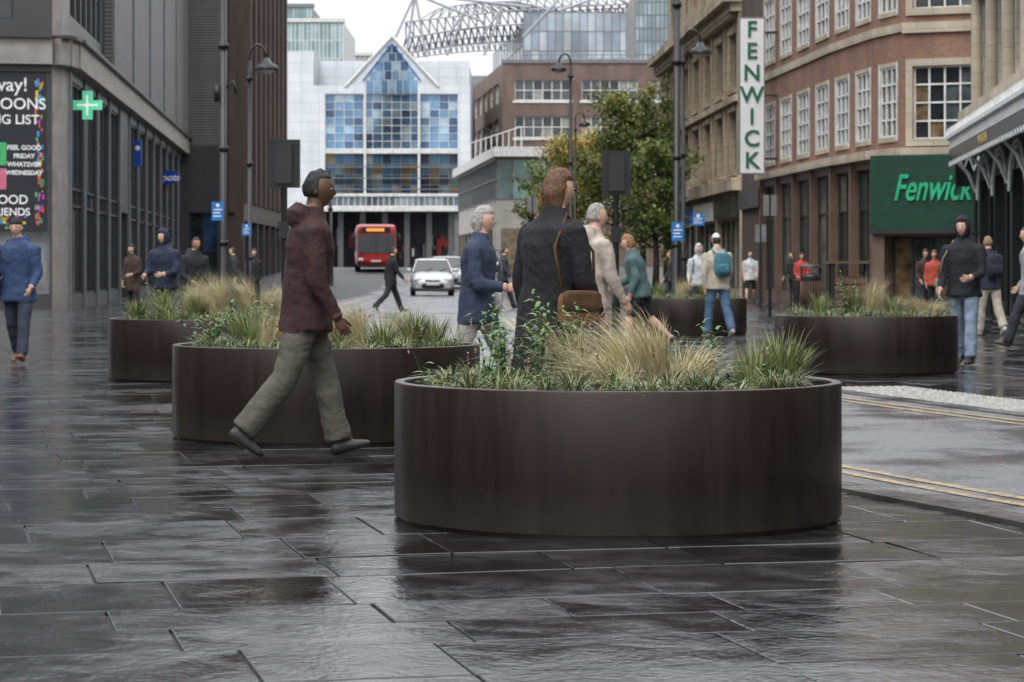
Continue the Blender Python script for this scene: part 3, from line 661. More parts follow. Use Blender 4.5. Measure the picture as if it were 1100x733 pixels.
planter(-1.27,16.6,1.05,12,dict(sedge=72,sh=1.1,fl=26,grass=[(-.5,-.1,.34,160,.2),(-.62,.2,.4,120,.2),(.6,.1,.34,160,.22),(.4,-.3,.28,120,.2),(.75,0,.3,120,.2)],
   stipa=[(.05,.2,.42,260,.2),(.2,0,.42,240,-.15),(-.2,.4,.5,240,-.1),(-.35,-.3,.35,200,.1),(.45,.4,.4,160,.1)],leafy=[(-.78,-.15,.32,10,.3),(-.5,.2,.36,8,.2),(.15,.4,.34,6,.2)]),dens=.9)
planter(-3.14,25.2,1.05,13,dict(sedge=60,sh=1.3,fl=14,grass=[(-.5,.1,.42,200,.25),(-.75,-.1,.32,180,.2),(-.1,-.3,.38,180,.25),(-.4,-.5,.3,140,.2)],
   stipa=[(.1,.2,.62,420,-.15),(.4,.1,.6,420,-.2),(.6,-.1,.5,340,.15),(.0,-.2,.5,320,-.2),(-.25,.4,.55,260,.1),(.75,.2,.45,240,.1)],leafy=[(-.6,.3,.4,8,.2)]),dens=.8)
planter(3.92,26.8,1.01,14,dict(sedge=70,sh=1.15,fl=14,grass=[(-.1,.2,.42,160,.15),(.3,.0,.34,160,.2),(-.5,0,.34,160,.2)],
   stipa=[(.6,-.1,.36,300,-.2),(.1,.3,.6,160,.1),(.75,.1,.3,200,.1)],leafy=[(-.2,.1,.5,5,.12)]),dens=.8)
planter(3.04,42.0,1.03,15,dict(sedge=56,sh=1.2,fl=6,grass=[(-.5,0,.38,160,.2),(.3,0,.38,160,.2)],stipa=[(-.1,.1,.5,220,.1)],leafy=[]),dens=.7)

# ================================================================ BUILDINGS
random.seed(5)
e=E('corner_shop_building'); mb=MB()
louv=Mbrick('louvre_cladding',(.16,.154,.146),(.135,.13,.123),(.045,.043,.042),4.2,.14,.03,.5,.15,0.)
darkfas=M('fascia_dark',(.045,.044,.044),.35,0,.15,1,uv=True)
palef=M('fascia_pale',(.26,.245,.225),.5,0,.25,1.5,uv=True)
shopG=[G_dark,G_dark,G_mid,M('shop_blue',(.02,.06,.13),.12,0,.6,1.5,uv=True,spec=.8),M('shop_grey',(.18,.19,.20),.12,0,.6,1.2,uv=True,spec=.8)]
f=Fac(mb,(-13.0,71),(-17,125))
nb=13
for i in range(nb):
    u0=f.L*i/nb; u1=f.L*(i+1)/nb
    if i==4:
        f.wall(u0,u1,0,7,[(u0+.4,u1-.4,.02,3.2)],darkfas,.8); f.win(u0+.4,u1-.4,.02,3.2,2,1,[G_dark],frD,.8)
    else:
        f.wall(u0,u1,0,7,[(u0+.22,u1-.02,.35,6.7)],darkfas,.12); f.win(u0+.22,u1-.02,.35,6.7,3,3,shopG,frD,.12,.07,rows=[0,.42,.5,1])
    f.box(u0-.02,u0+.2,0,6.98,.002,.07,frG)
f.box(0,f.L,7.0,7.75,0,.35,palef); f.box(0,f.L,7.75,7.85,0,.5,darkfas)
f.wall(0,f.L*.2,7.85,22,[(.3+i*1.6,1.7+i*1.6,8.6+j*3.4,11.4+j*3.4) for i in range(6) for j in range(4)],darkfas,.15)
for i in range(6):
    for j in range(4): f.win(.3+i*1.6,1.7+i*1.6,8.6+j*3.4,11.4+j*3.4,1,2,[G_dark,G_mid],frD,.15)
f.box(f.L*.2,f.L,7.85,26,0,.3,louv)
for i in range(6): f.box(f.L*.2+i*8.2,f.L*.2+i*8.2+.15,7.86,26,.3,.38,frG)
f2=Fac(mb,(-17.0,125),(-14.9,125)); f2.box(0,f2.L,7.5,30,-.3,0,louv); f2.wall(0,f2.L,-.5,7.5,[(.3,1.8,0,4)],darkfas,.3); f2.win(.3,1.8,0,4,2,2,shopG,frD,.3)
cor=[(-24,69.6),(-15.5,69.3),(-13.25,69.75),(-13.05,70.2),(-13.0,71)]
for a,b_ in zip(cor[:-1],cor[1:]):
    g=Fac(mb,a,b_)
    if g.L>2:
        n=max(1,round(g.L/2.2)); w=g.L/n
        for i in range(n):
            g.wall(i*w,(i+1)*w,0,7,[(i*w+.06,(i+1)*w-.06,.4,6.8)],darkfas,.2); g.win(i*w+.06,(i+1)*w-.06,.4,6.8,1,3,shopG,frG,.2,.06,rows=[0,.3,.55,1])
        g.wall(0,g.L,7.85,22,[(.2+i*1.15,1.2+i*1.15,8.3+j*3.4,11.2+j*3.4) for i in range(int(g.L/1.15)) for j in range(4)],darkfas,.15)
        for i in range(int(g.L/1.15)):
            for j in range(4): g.win(.2+i*1.15,1.2+i*1.15,8.3+j*3.4,11.2+j*3.4,1,1,[G_dark,G_mid],frD,.15)
    else: g.q(0,g.L,0,7,0,palef); g.q(0,g.L,7.85,22,0,palef)
    g.box(0,g.L,7.0,7.75,0,.3,palef); g.box(0,g.L,7.75,7.85,0,.45,darkfas)
mb.obj('walls',e)
wt=M('white_letter',(.75,.75,.75),.5)
pe=E('window_poster'); g=Fac(mb,(-15.5,69.3),(-13.25,69.75)); pm=MB(); g.mb=pm
pb=M('poster_black',(.012,.012,.02),.4); g.box(.25,g.L-.15,2.2,6.75,.02,.05,pb)
cl=[(.7,.1,.05),(.02,.25,.6),(.6,.45,.03),(.5,.05,.35),(.05,.4,.12)]
for k in range(70):
    u=g.L-.5+U(0,.22); v=U(2.3,6.5); s_=U(.03,.08); g.box(u,u+s_,v,v+s_*U(1,3),.052,.056,M('poster_c%d'%(k%5),cl[k%5],.5))
for k in range(30):
    u=U(.8,g.L-.7); v=U(2.25,2.6); s_=U(.04,.1); g.box(u,u+s_,v,v+s_,.052,.056,M('poster_c%d'%(k%5),cl[k%5],.5))
g.box(.5,1.0,4.1,4.75,.052,.058,M('poster_c4',cl[4])); g.box(.5,1.0,3.4,4.0,.052,.058,M('poster_pink',(.5,.12,.2),.5))
pm.obj('poster_panel',pe)
for t,v,s_ in (('way!',6.4,.55),('OOOONS',5.85,.45),('PING LIST',5.4,.38),('FEEL GOOD',4.6,.18),('FRIDAY',4.36,.18),('WHATEVER',4.12,.18),('WEDNESDAY',3.88,.17),('FOOD',3.1,.36),('FRIENDS',2.75,.3)):
    TXT(t,s_,g.P(1.1 if s_>.25 else 1.5,v,.07),wt,pe,g.rz,.004,bold=.006)
e2=E('pharmacy_cross_sign',(-12.52,71.4,5.95)); mb=MB(); gc=M('cross_green',(.12,.62,.34),.4,emit=.3); gw_=M('cross_white',(.8,.9,.85),.4,emit=.3); s_=.14
mb.box((-.42,-.08,-s_),(.42,.08,s_),gc); mb.box((-s_,-.081,s_),(s_,.081,.42),gc); mb.box((-s_,-.081,-.42),(s_,.081,-s_),gc)
mb.box((-.30,-.083,-.03),(.30,-.081,.03),gw_); mb.box((-.03,-.0835,-.3),(.03,-.0815,.3),gw_)
mb.box((-.75,-.03,-.05),(-.42,.03,.05),frD); mb.obj('cross',e2)
e2=E('oval_shop_sign',(PX(180,112),112,PZ(191,112))); mb=MB(); bl=M('sign_blue',(.01,.06,.36),.35)
mb.tube([(0,.06,0),(0,-.06,0)],.5,bl,32); o=mb.obj('sign_panel',e2); o.scale=(1.2,1,.65)
TXT('Boots',.46,(0,-.09,0),wt,e2,ext=.01,shear=.3,bold=.008)
mb=MB(); mb.box((-1.2,-.03,-.03),(-.5,.03,.03),frD); mb.obj('bracket',e2)
e2=E('projecting_sign',(PX(148,93),93,PZ(165,93))); mb=MB(); mb.box((-.14,-.06,-.5),(.14,.06,.5),bl); mb.box((-.5,-.03,-.03),(-.14,.03,.03),frD); mb.blob((0,-.07,.2),(.1,.02,.1),wt); mb.obj('panel',e2)
# dark brick tower
e=E('brick_tower_building'); mb=MB()
f=Fac(mb,(-14.9,125),(-13.85,125)); f.q(0,f.L,-1,34,0,brickD); f.box(.3,.6,4,34,0,.25,brickD)
f=Fac(mb,(-13.85,125),(-14.25,150)); ops=[(1+i*3.,2.4+i*3.,6+j*3.3,8.2+j*3.3) for i in range(8) for j in range(8)]
f.wall(0,f.L,4.5,34,ops,brickD,.3)
for o_ in ops: f.win(*o_,1,2,GL,frD,.3)
for i in range(9): f.box(.1+i*3.,.7+i*3.,4.5,34,0,.35,brickD)
f.wall(0,f.L,-.5,4.5,[(.5+i*4,4.+i*4,0.1,3.6) for i in range(6)],darkfas,.3)
for i in range(6): f.win(.5+i*4,4.+i*4,.1,3.6,2,1,GS,frD,.3)
mb.obj('walls',e)

# atrium building
e=E('glass_atrium_building'); mb=MB(); Y0=220.; sc=F/Y0
def x_(p): return (p-550)/sc
def z_(p): return CH+(HZ-p)/sc
blues=[M('blue_glass_%d'%i,c,.05,.5,.6,.25,uv=True,spec=.9) for i,c in enumerate([(.13,.24,.38),(.20,.34,.48),(.32,.46,.57),(.07,.12,.22),(.15,.28,.42),(.10,.18,.30),(.40,.50,.57)])]
blueD=[M('dim_glass_%d'%i,c,.08,.35,.6,.4,uv=True) for i,c in enumerate([(.04,.09,.15),(.07,.13,.19),(.12,.18,.20),(.03,.045,.07),(.15,.12,.07),(.06,.12,.20),(.22,.24,.24)])]
f=Fac(mb,(x_(305),Y0),(x_(505),Y0)); u=lambda p:(p-305)/sc
gx0,gx1,gz0,gz1=u(349),u(492),z_(210),z_(101)
white=panelW; P=f.P
f.wall(u(337),u(505),z_(222),z_(92),[(gx0,gx1,gz0,gz1)],white,.5)
f.wall(0,u(337),0,z_(55),[],panelW)
f.win(gx0,gx1,z_(160),gz1,14,7,blues,frW,.5,.05)
f.box(gx0,gx1,z_(165),z_(160),-.5,-.1,frW)
f.win(gx0,gx1,gz0,z_(165),14,4,blueD,frG,.5,.05)
for k in range(3): f.box(gx0,gx1,z_(180+k*12),z_(179+k*12),-.3,.05,frG)
for k in (392,450): f.box(u(k)-.10,u(k)+.10,gz0,gz1,-.42,.04,frW)
steps=[(393,449,101,86),(397,445,86,76),(403,439,76,66),(409,433,66,57),(415,427,57,49)]
ap=(u(421),z_(41))
mb.face([P(u(373),z_(92),-.02),P(u(469),z_(92),-.02),P(ap[0],ap[1],-.02)],white,[(u(373),z_(92)),(u(469),z_(92)),ap])
mb.face([P(u(373),z_(92),-6),P(ap[0],ap[1],-6),P(ap[0],ap[1],-.02),P(u(373),z_(92),-.02)],frG)
mb.face([P(u(469),z_(92),-6),P(ap[0],ap[1],-6),P(ap[0],ap[1],-.02),P(u(469),z_(92),-.02)],frG)
for a,b_,c,d in steps:
    n=max(1,round((b_-a)/8)); w=u(b_)-u(a)
    for i in range(n): f.q(u(a)+w*i/n+.04,u(a)+w*(i+1)/n-.04,z_(c)+.04,z_(d)-.04,.05,random.choice(blues))
blueF=M('blue_trim',(.03,.12,.4),.4)
for s in (-1,1):
    mb.tube([P(u(421)+s*u(305+50),z_(93),.10),P(ap[0],ap[1]+.15,.10)],.14,frW,6)
    mb.tube([P(u(421)+s*u(305+31),z_(87),.12),P(ap[0],z_(47),.14)],.07,blueF,6)
pg=M('panel_grey',(.44,.46,.49),.5,0,.1,.5)
mb.box((x_(305),Y0+.6,0),(x_(337),Y0+40,z_(55)-.1),pg)
mb.box((x_(345),Y0+6,10),(x_(503),Y0+40,z_(64)),pg)
f4=Fac(mb,(x_(337),Y0+5.9),(x_(503),Y0+5.9)); f4.q(0,f4.L,z_(95),z_(62)+.2,0,white)
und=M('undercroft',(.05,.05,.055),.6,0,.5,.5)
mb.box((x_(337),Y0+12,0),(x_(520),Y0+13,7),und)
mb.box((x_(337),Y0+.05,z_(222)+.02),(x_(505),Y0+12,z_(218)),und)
for k in range(340,506,24): mb.box((x_(k)-.25,Y0+2.3,0),(x_(k)+.25,Y0+2.8,z_(222)),M('column_grey',(.10,.10,.10),.5))
lit=M('shop_lit',(.5,.48,.42),.4,emit=.5)
for k in range(40):
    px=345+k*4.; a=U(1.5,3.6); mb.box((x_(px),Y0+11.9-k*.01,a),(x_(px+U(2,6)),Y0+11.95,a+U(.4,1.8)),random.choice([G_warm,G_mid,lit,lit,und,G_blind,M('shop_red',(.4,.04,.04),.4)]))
mb.obj('walls',e)
# glazed footbridge
e=E('glazed_footbridge'); mb=MB(); Yb=196.; bz=lambda p:CH+(HZ-p)*Yb/F
f=Fac(mb,(PX(337,Yb),Yb),(PX(500,Yb),Yb))
f.box(0,f.L,bz(227),bz(222),-3,.15,frW); f.box(0,f.L,bz(211),bz(208),-3,.15,frW)
f.win(0,f.L,bz(222),bz(211),26,1,[M('bridge_glass_%d'%i,c,.08,.2,.4,.5,uv=True,spec=.8) for i,c in enumerate([(.18,.22,.25),(.12,.16,.19),(.26,.30,.32)])],frW,0,.06)
mb.box((PX(337,Yb)+.05,Yb+.1,bz(222)),(PX(500,Yb)-.05,Yb+2.9,bz(211)),und)
for px in (345,492): mb.box((PX(px,Yb)-.3,Yb+.6,0),(PX(px,Yb)+.3,Yb+1.4,bz(227)),frG)
mb.obj('bridge_deck_and_glazing',e)

# brick office
e=E('brick_office_building'); mb=MB(); Y1=240.; s1=F/Y1
f=Fac(mb,((540-550)/s1,Y1),((760-550)/s1,Y1)); v_=lambda p:CH+(HZ-p)/s1; w_=lambda p:(p-540)/s1
ops=[]
for a,b_ in ((553,613),(625,685),(697,757)):
    for c,d in ((108,86),(148,125),(188,165),(228,205)): ops.append((w_(a),w_(b_),v_(c),v_(d)))
f.wall(0,f.L,0,v_(68),ops,brickO,.3)
for o_ in ops: f.win(*o_,6,2,[G_dark,G_mid,G_blind,G_mid],frW,.3,.09); f.box(o_[0]-.2,o_[1]+.2,o_[2]-.25,o_[2],0,.12,frW)
f.box(-.1,f.L,v_(68),v_(68)+.35,-.1,.15,frG)
g=Fac(mb,(PX(507,274),274),((540-550)/s1,Y1)); ops=[(1+i*6.,6.2+i*6.,c,d) for i in range(5) for c,d in ((v_(108),v_(86)),(v_(148),v_(125)))]
g.wall(0,g.L,0,v_(68),ops,brickO,.3)
for o_ in ops: g.win(*o_,4,2,[G_dark,G_mid,G_blind],frW,.3,.1)
mb.face([(-.9,Y1+.2,v_(68)),(19,Y1+.2,v_(68)),(19,280,v_(68)),(-4.4,273.5,v_(68))],frG)
for k in range(14): mb.tube([((560+k*11-550)/s1,Y1+3,v_(68)),((560+k*11-550)/s1,Y1+3,v_(68)+1.1)],.05,frG,5)
mb.tube([((560-550)/s1,Y1+3,v_(68)+1.1),((710-550)/s1,Y1+3,v_(68)+1.1)],.05,frG,5)
mb.box(((600-550)/s1,Y1+6,v_(68)),((690-550)/s1,Y1+14,v_(57)),M('plant_room',(.25,.27,.3),.6))
mb.obj('walls',e)
# canopy building
e=E('canopy_building'); mb=MB()
tealg=[M('teal_glass_%d'%i,c,.1,.1,.4,.7,uv=True,spec=.8) for i,c in enumerate([(.14,.24,.22),(.20,.33,.30),(.10,.17,.16)])]
cream=M('cream_render',(.38,.36,.32),.7,0,.15,.8)
f=Fac(mb,(PX(533,150),150),(PX(640,150),150)); g=Fac(mb,(PX(493,182),182),(PX(533,150),150))
for ff in (f,g):
    ff.q(0,ff.L,-.5,5.4,0,cream); n=int(ff.L/1.0)
    ff.win(0,ff.L,5.4,7.9,n,2,tealg,frG,.0,.05)
    n2=int(ff.L/3); 
    for i in range(n2): ff.box(.3+i*3,2.6+i*3,.8,3.6,.0,.03,random.choice([G_dark,G_mid,G_warm]))
mb.raw([(PX(486,184),184,8.0),(PX(531,148.5),148.5,8.0),(PX(645,148.5),148.5,8.0),(PX(600,190),190,8.0),(PX(486,184),184,8.6),(PX(531,148.5),148.5,8.6),(PX(645,148.5),148.5,8.6),(PX(600,190),190,8.6)],[(0,3,2,1),(4,5,6,7),(0,1,5,4),(1,2,6,5),(2,3,7,6),(3,0,4,7)],M('roof_edge',(.6,.6,.58),.5))
mb.tube([(PX(505,170),170,8.6),(PX(505,170),170,9.9),(PX(560,150),150,9.9),(PX(560,150),150,8.6)],.04,frW,5)
for k in range(10):
    t=k/9; p=Vector((PX(505,170),170,8.6)).lerp(Vector((PX(560,150),150,8.6)),t); mb.tube([p,p+Vector((0,0,1.3))],.03,frW,4)
mb.obj('walls',e)

# stadium
e=E('football_stadium'); mb=MB(); Y2=400.; s2=F/Y2
def q2(px,py,dy=0): return Vector(((px-550)/F*(Y2+dy),Y2+dy,CH+(HZ-py)/F*(Y2+dy)))
tru=M('steel_truss',(.36,.37,.39),.5,0,.05)
f=Fac(mb,tuple(q2(562,0).xy),tuple(q2(683,0).xy))
cladg=[M('clad_%d'%i,c,.2,.2,.3,.2,uv=True) for i,c in enumerate([(.30,.34,.39),(.36,.41,.46),(.25,.29,.34),(.42,.46,.50)])]
f.win(0,f.L,5,CH+(HZ-13)/s2,14,12,cladg,frG,0,.12)
h_=Fac(mb,tuple(q2(530,0,60).xy),tuple(q2(562,0).xy)); h_.win(0,h_.L,5,CH+(HZ-24)/s2,10,10,cladg,frG,0,.12)
mb.box((q2(420,0).x,Y2+30,0),(q2(560,0).x,Y2+50,CH+(HZ-66)/s2),M('stand_wall',(.36,.38,.40),.6))
def lat(a0,a1,b0,b1,n,r=.16,dy=0,dy2=20,cv=3):
    A=[q2(a0[0]+(a1[0]-a0[0])*i/n,a0[1]+(a1[1]-a0[1])*i/n-cv*math.sin(math.pi*i/n),dy) for i in range(n+1)]
    B=[q2(b0[0]+(b1[0]-b0[0])*i/n,b0[1]+(b1[1]-b0[1])*i/n-cv*math.sin(math.pi*i/n),dy2) for i in range(n+1)]
    for i in range(n):
        for p,q in ((A[i],A[i+1]),(B[i],B[i+1]),(A[i],B[i]),(A[i],B[i+1])): mb.tube([p,q],r,tru,4,False)
lat((436,42),(562,26),(432,58),(562,44),18,.15)
lat((436,24),(690,4),(436,40),(690,16),30,.13)
lat((470,10),(560,2),(450,22),(600,12),14,.12,20,30)
lat((432,52),(562,38),(432,64),(562,54),22,.12,30,36)
lat((560,20),(690,8),(560,28),(690,14),18,.12,5,8)
lat((500,6),(690,-4),(500,16),(690,4),20,.11,25,30)
for a,b_ in (((436,62),(446,-6)),((458,62),(446,-6)),((446,-6),(520,24)),((446,-6),(570,8)),((600,12),(652,-6)),((652,-6),(690,10)),((446,-6),(425,40)),((480,40),(500,12)),((520,36),(540,8)),((480,60),(500,12)),((520,60),(540,8)),((562,40),(600,0))): mb.tube([q2(*a),q2(*b_)],.22,tru,5)
mb.obj('roof_truss_and_stand',e)
def block(name,px0,px1,py,Y,mats,nu,nv,fr,z0=0):
    e=E(name); mb=MB(); f=Fac(mb,(PX(px0,Y),Y),(PX(px1,Y),Y)); zt=PZ(py,Y)
    f.win(0,f.L,z0,zt,nu,nv,mats,fr,0,.12); 
    mb.box((PX(px0,Y)+.01,Y+.05,z0),(PX(px1,Y)-.01,Y+25,zt-.05),fr); f.box(-.2,f.L+.2,zt,zt+.5,-1,.3,fr); mb.obj('walls',e)
bg=[M('far_glass_%d'%i,c,.15,.2,.3,.3,uv=True) for i,c in enumerate([(.28,.35,.38),(.34,.42,.45),(.22,.28,.3)])]
tl=[M('far_teal_%d'%i,c,.2,.1,.3,.3,uv=True) for i,c in enumerate([(.25,.37,.39),(.33,.45,.47),(.20,.30,.32)])]
block('glass_tower_block',682,727,-12,300,bg,10,22,frG)
block('teal_office_block',300,369,24,330,tl,16,14,frW)
block('rooftop_office_block',306,336,8,345,tl,8,18,frG)
block('pale_office_block',372,440,60,420,[M('pale_a',(.42,.44,.45),.5),M('pale_b',(.36,.38,.40),.5)],14,16,frW)

# sandstone building
e=E('sandstone_building'); mb=MB()
f=Fac(mb,(7.8,125),(8.95,95)); n=7; w=f.L/n; ops=[]
for i in range(n):
    for c,d in ((5.0,7.4),(8.3,10.5)): ops.append((i*w+w*.27,i*w+w*.73,c,d))
f.wall(0,f.L,4.3,11.2,ops,stoneB,.3)
for o_ in ops:
    f.win(*o_,2,2,GL,frD,.3,.06); f.box(o_[0]-.18,o_[1]+.18,o_[3],o_[3]+.25,0,.10,stoneB); f.box(o_[0]-.15,o_[1]+.15,o_[2]-.18,o_[2],0,.12,stoneB)
for i in range(n+1): f.box(i*w-.25,i*w+.25,4.3,11.2,0,.10,stoneB)
f.box(-.3,f.L+.3,4.2,4.7,0,.4,stoneB); f.box(-.3,f.L+.3,7.7,7.95,0,.25,stoneB); f.box(-.4,f.L+.4,11.2,11.55,0,.45,stoneB); f.box(-.6,f.L+.6,11.55,11.9,0,.75,stoneB)
for i in range(50): f.box(i*f.L/50,i*f.L/50+.25,11.0,11.2,.0,.42,stoneB)
for i in range(n): f.box(i*w+.1,i*w+w-.1,11.9,12.6,-.3,.1,stoneB)
f.wall(3,f.L,12.6,16,[(4+i*3.3,5.2+i*3.3,13,15) for i in range(8)],stoneB,.3)
for i in range(8): f.win(4+i*3.3,5.2+i*3.3,13,15,1,2,GL,frD,.3)
f.box(2.7,f.L+.3,16,16.5,0,.5,stoneB)
shopf=[M('shopfront_black',(.02,.02,.022),.3),M('shopfront_blue',(.01,.05,.25),.35),M('shopfront_white',(.5,.5,.48),.4),M('shopfront_black',(.02,.02,.022),.3)]
for i in range(4):
    a=i*f.L/4; w2=f.L/4; f.wall(a,a+w2,-.5,4.2,[(a+.4,a+w2-.4,.3,3.1)],stoneB,.25); f.win(a+.4,a+w2-.4,.3,3.1,4,1,GS,frD,.25)
    f.box(a+.3,a+w2-.3,3.15,3.95,0,.18,shopf[i])
f3=Fac(mb,(8.95,95),(14,95)); f3.q(0,f3.L,-.5,16,0,stoneB)
f3=Fac(mb,(14,125),(7.8,125.0)); f3.q(0,f3.L,-.5,12,0,stoneB)
mb.obj('walls',e)

# department store
e=E('department_store_building'); mb=MB(); TOP=15.
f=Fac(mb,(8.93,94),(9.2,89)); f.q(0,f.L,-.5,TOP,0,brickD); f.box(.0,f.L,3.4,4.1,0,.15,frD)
pil=M('pilaster_brown',(.14,.09,.065),.5,0,.2,2)
shopGr=[M('shop_green_%d'%i,c,.12,0,.6,1.5,uv=True,spec=.8) for i,c in enumerate([(.03,.06,.045),(.06,.10,.07),(.015,.03,.022),(.12,.13,.10)])]
GLs=[G_dark,G_mid,G_mid,M('glass_sky',(.16,.19,.21),.06,0,.5,1.5,uv=True,spec=.9)]
def storeseg(a,b_,n,inset):
    f=Fac(mb,a,b_); w=f.L/n; ops=[]
    for i in range(n):
        for c,d in ((4.95,7.0),(8.6,10.8),(12.2,14.2)): ops.append((i*w+inset,(i+1)*w-inset,c,d))
    f.wall(0,f.L,4.6,TOP,ops,brickF,.08)
    for o_ in ops:
        f.win(*o_,3,4,GLs,frW,.08,.06)
        f.box(o_[0]-.10,o_[0],o_[2]-.12,o_[3]+.12,0,.02,frW); f.box(o_[1],o_[1]+.10,o_[2]-.12,o_[3]+.12,0,.02,frW)
        f.box(o_[0],o_[1],o_[3],o_[3]+.12,0,.02,stoneF); f.box(o_[0],o_[1],o_[2]-.14,o_[2],0,.05,stoneF)
    f.box(0,f.L,4.35,4.6,-.05,.3,stoneF)
    for i in range(n):
        a_=i*w; f.wall(a_,a_+w,-.5,4.35,[(a_+.22,a_+w-.22,.35,4.1)],pil,.2); f.win(a_+.22,a_+w-.22,.35,4.1,2,2,shopGr,frD,.2,.06,rows=[0,.68,1]); f.box(a_-.12,a_+.12,0,4.35,0,.10,pil)
    f.box(0,f.L,7.95,8.2,0,.08,stoneF); f.box(0,f.L,11.5,11.8,0,.08,stoneF)
storeseg((9.2,89),(10.1,76.3),4,.62); storeseg((10.1,76.3),(10.72,71.6),2,.46); storeseg((10.72,71.6),(11.25,69.7),1,.42)
g=Fac(mb,(11.25,69.7),(13.8,68.6))
gw=[(.3,2.1,4.85,6.95),(.3,2.1,8.6,10.9),(.3,2.1,12.2,14.2)]
g.wall(0,g.L,4.6,TOP,gw,brickF,.18); gwd=[G_dark,G_mid,G_warm,G_dark]
for o_ in gw:
    g.win(*o_,4,4,gwd,frW,.18,.05)
    g.box(o_[0]-.2,o_[0],o_[2]-.2,o_[3]+.2,0,.06,stoneF); g.box(o_[1],o_[1]+.2,o_[2]-.2,o_[3]+.2,0,.06,stoneF); g.box(o_[0],o_[1],o_[3],o_[3]+.2,0,.06,stoneF); g.box(o_[0],o_[1],o_[2]-.2,o_[2],0,.10,stoneF)
g.box(0,g.L,4.35,4.6,-.05,.35,stoneF); g.box(0,g.L,7.9,8.2,0,.12,stoneF); g.q(0,g.L,2.,4.35,0,pil)
mb.obj('walls',e)
e=E('shop_fascia_sign'); mb=MB()
g=Fac(mb,(PX(937,69.),69.),(PX(1056,67.6),67.6))
g.box(0,g.L,2.25,4.34,0,.2,greenP); g.box(0,g.L,2.12,2.25,0,.24,frD)
mb.obj('fascia_panel',e)
TXT('Fenwick',1.05,g.P(1.80,3.38,.24),greenL,e,g.rz,.03,shear=.35,bold=.012,sx=.64)
e=E('shop_entrance'); mb=MB(); g.mb=mb
g.wall(0,g.L,-.2,2.12,[(.35,g.L-.5,0.02,2.05)],pil,.9); g.win(.35,g.L-.5,.02,2.05,4,1,[G_dark,G_warm,G_mid],frD,.9)
mb.obj('doors',e)
e=E('vertical_shop_sign'); mb=MB(); ys_=86.; x0=PX(794.5,ys_); x1=PX(820,ys_); z0=PZ(186,ys_); z1=PZ(20,ys_)
sw=M('sign_white',(.74,.74,.72),.45,0,.06,1)
mb.box((x0,ys_-.15,z0),(x1,ys_+.15,z1),sw)
for a,b_ in (((x0-.04,ys_-.17,z0),(x0,ys_+.17,z1)),((x1,ys_-.17,z0),(x1+.04,ys_+.17,z1)),((x0-.04,ys_-.17,z1),(x1+.04,ys_+.17,z1+.05)),((x0-.04,ys_-.17,z0-.05),(x1+.04,ys_+.17,z0))): mb.box(a,b_,frG)
for zz in (z0+.5,(z0+z1)/2,z1-.5): mb.box((x1+.04,ys_-.04,zz-.04),(9.6,ys_+.04,zz+.04),frD)
mb.obj('sign_panel',e)
for i,c in enumerate('FENWICK'): TXT(c,.80,((x0+x1)/2,ys_-.18,z1-.42-i*(z1-z0-.84)/6),M('letter_green',(.01,.12,.06),.5),e,0,.02,bold=.012)

# bookshop
e=E('stone_bookshop_building'); mb=MB()
f=Fac(mb,(12.75,66),(10.6,43)); n=6; w=f.L/n; ops=[(i*w+1.0,(i+1)*w-.8,5.9,8.4) for i in range(n)]+[(i*w+1.0,(i+1)*w-.8,9.6,12) for i in range(n)]
f.wall(0,f.L,5.2,15,ops,stoneG,.35)
for o_ in ops: f.win(*o_,2,3,GL,frD,.35,.06); f.box(o_[0]-.2,o_[1]+.2,o_[3],o_[3]+.3,0,.2,stoneG)
for i in range(n+1):
    f.box(i*w-.1,i*w+.4,5.4,15,0,.22,stoneF)
    mb.tube([f.P(i*w+.65,5.6,.12),f.P(i*w+.65,8.6,.12)],[.16,.13],stoneF,12)
f.box(-.3,f.L,8.75,9.15,0,.4,stoneF)
f.box(-.3,f.L,5.0,5.4,0,.55,stoneF)
ironM=M('dark_iron',(.02,.021,.021),.35); palei=M('pale_ironwork',(.60,.61,.60),.45)
f.wall(0,f.L,-.3,5.0,[(i*w+.25,(i+1)*w-.25,.3,3.5) for i in range(n)],ironM,.35)
for i in range(n):
    f.win(i*w+.25,(i+1)*w-.25,.3,3.5,3,2,[G_dark,G_mid,G_warm,G_dark],ironM,.35,.07,rows=[0,.72,1])
    for k in range(12):
        a0=math.pi*k/12;a1=math.pi*(k+1)/12;c=(i+.5)*w
        for r in (.46,.40): mb.tube([f.P(c-w*r*math.cos(a0),3.0+w*.30*math.sin(a0)*r/.46,.08),f.P(c-w*r*math.cos(a1),3.0+w*.30*math.sin(a1)*r/.46,.08)],.035,palei,6,False)
        mb.tube([f.P(c-w*.46*math.cos(a0),3.0+w*.30*math.sin(a0),.08),f.P(c-w*.40*math.cos(a1),3.0+w*.30*math.sin(a1)*.87,.08)],.02,palei,4,False)
    mb.tube([f.P(i*w,0,.1),f.P(i*w,3.2,.1)],.06,ironM,10)
    for s in (-1,1): mb.tube([f.P(i*w+.05,3.2,.1),f.P(i*w+.05+s*.15,3.7,.3),f.P(i*w+.05,4.2,.75)],.035,palei,6)
f.box(.3,f.L,4.36,4.62,.02,.85,palei); f.box(.25,f.L,4.62,4.72,.02,.95,palei)
f.box(.3,f.L,4.02,4.34,.80,.86,ironM)
for k in range(60): mb.tube([f.P(.5+k*.38,4.72,.9),f.P(.5+k*.38,4.92,.9)],[.06,.01],palei,5)
for k in range(46): mb.tube([f.P(.5+k*.5+.25*math.cos(a)*.8,3.90+.13*math.sin(a),.84) for a in (0,.8,1.6,2.3,3.14)],.026,palei,4,False)
mb.obj('walls',e)
TXT('WATERSTONES',.30,f.P(9.6,4.17,.88),M('gold_letter',(.5,.36,.12),.4),e,f.rz,.006,bold=.004)
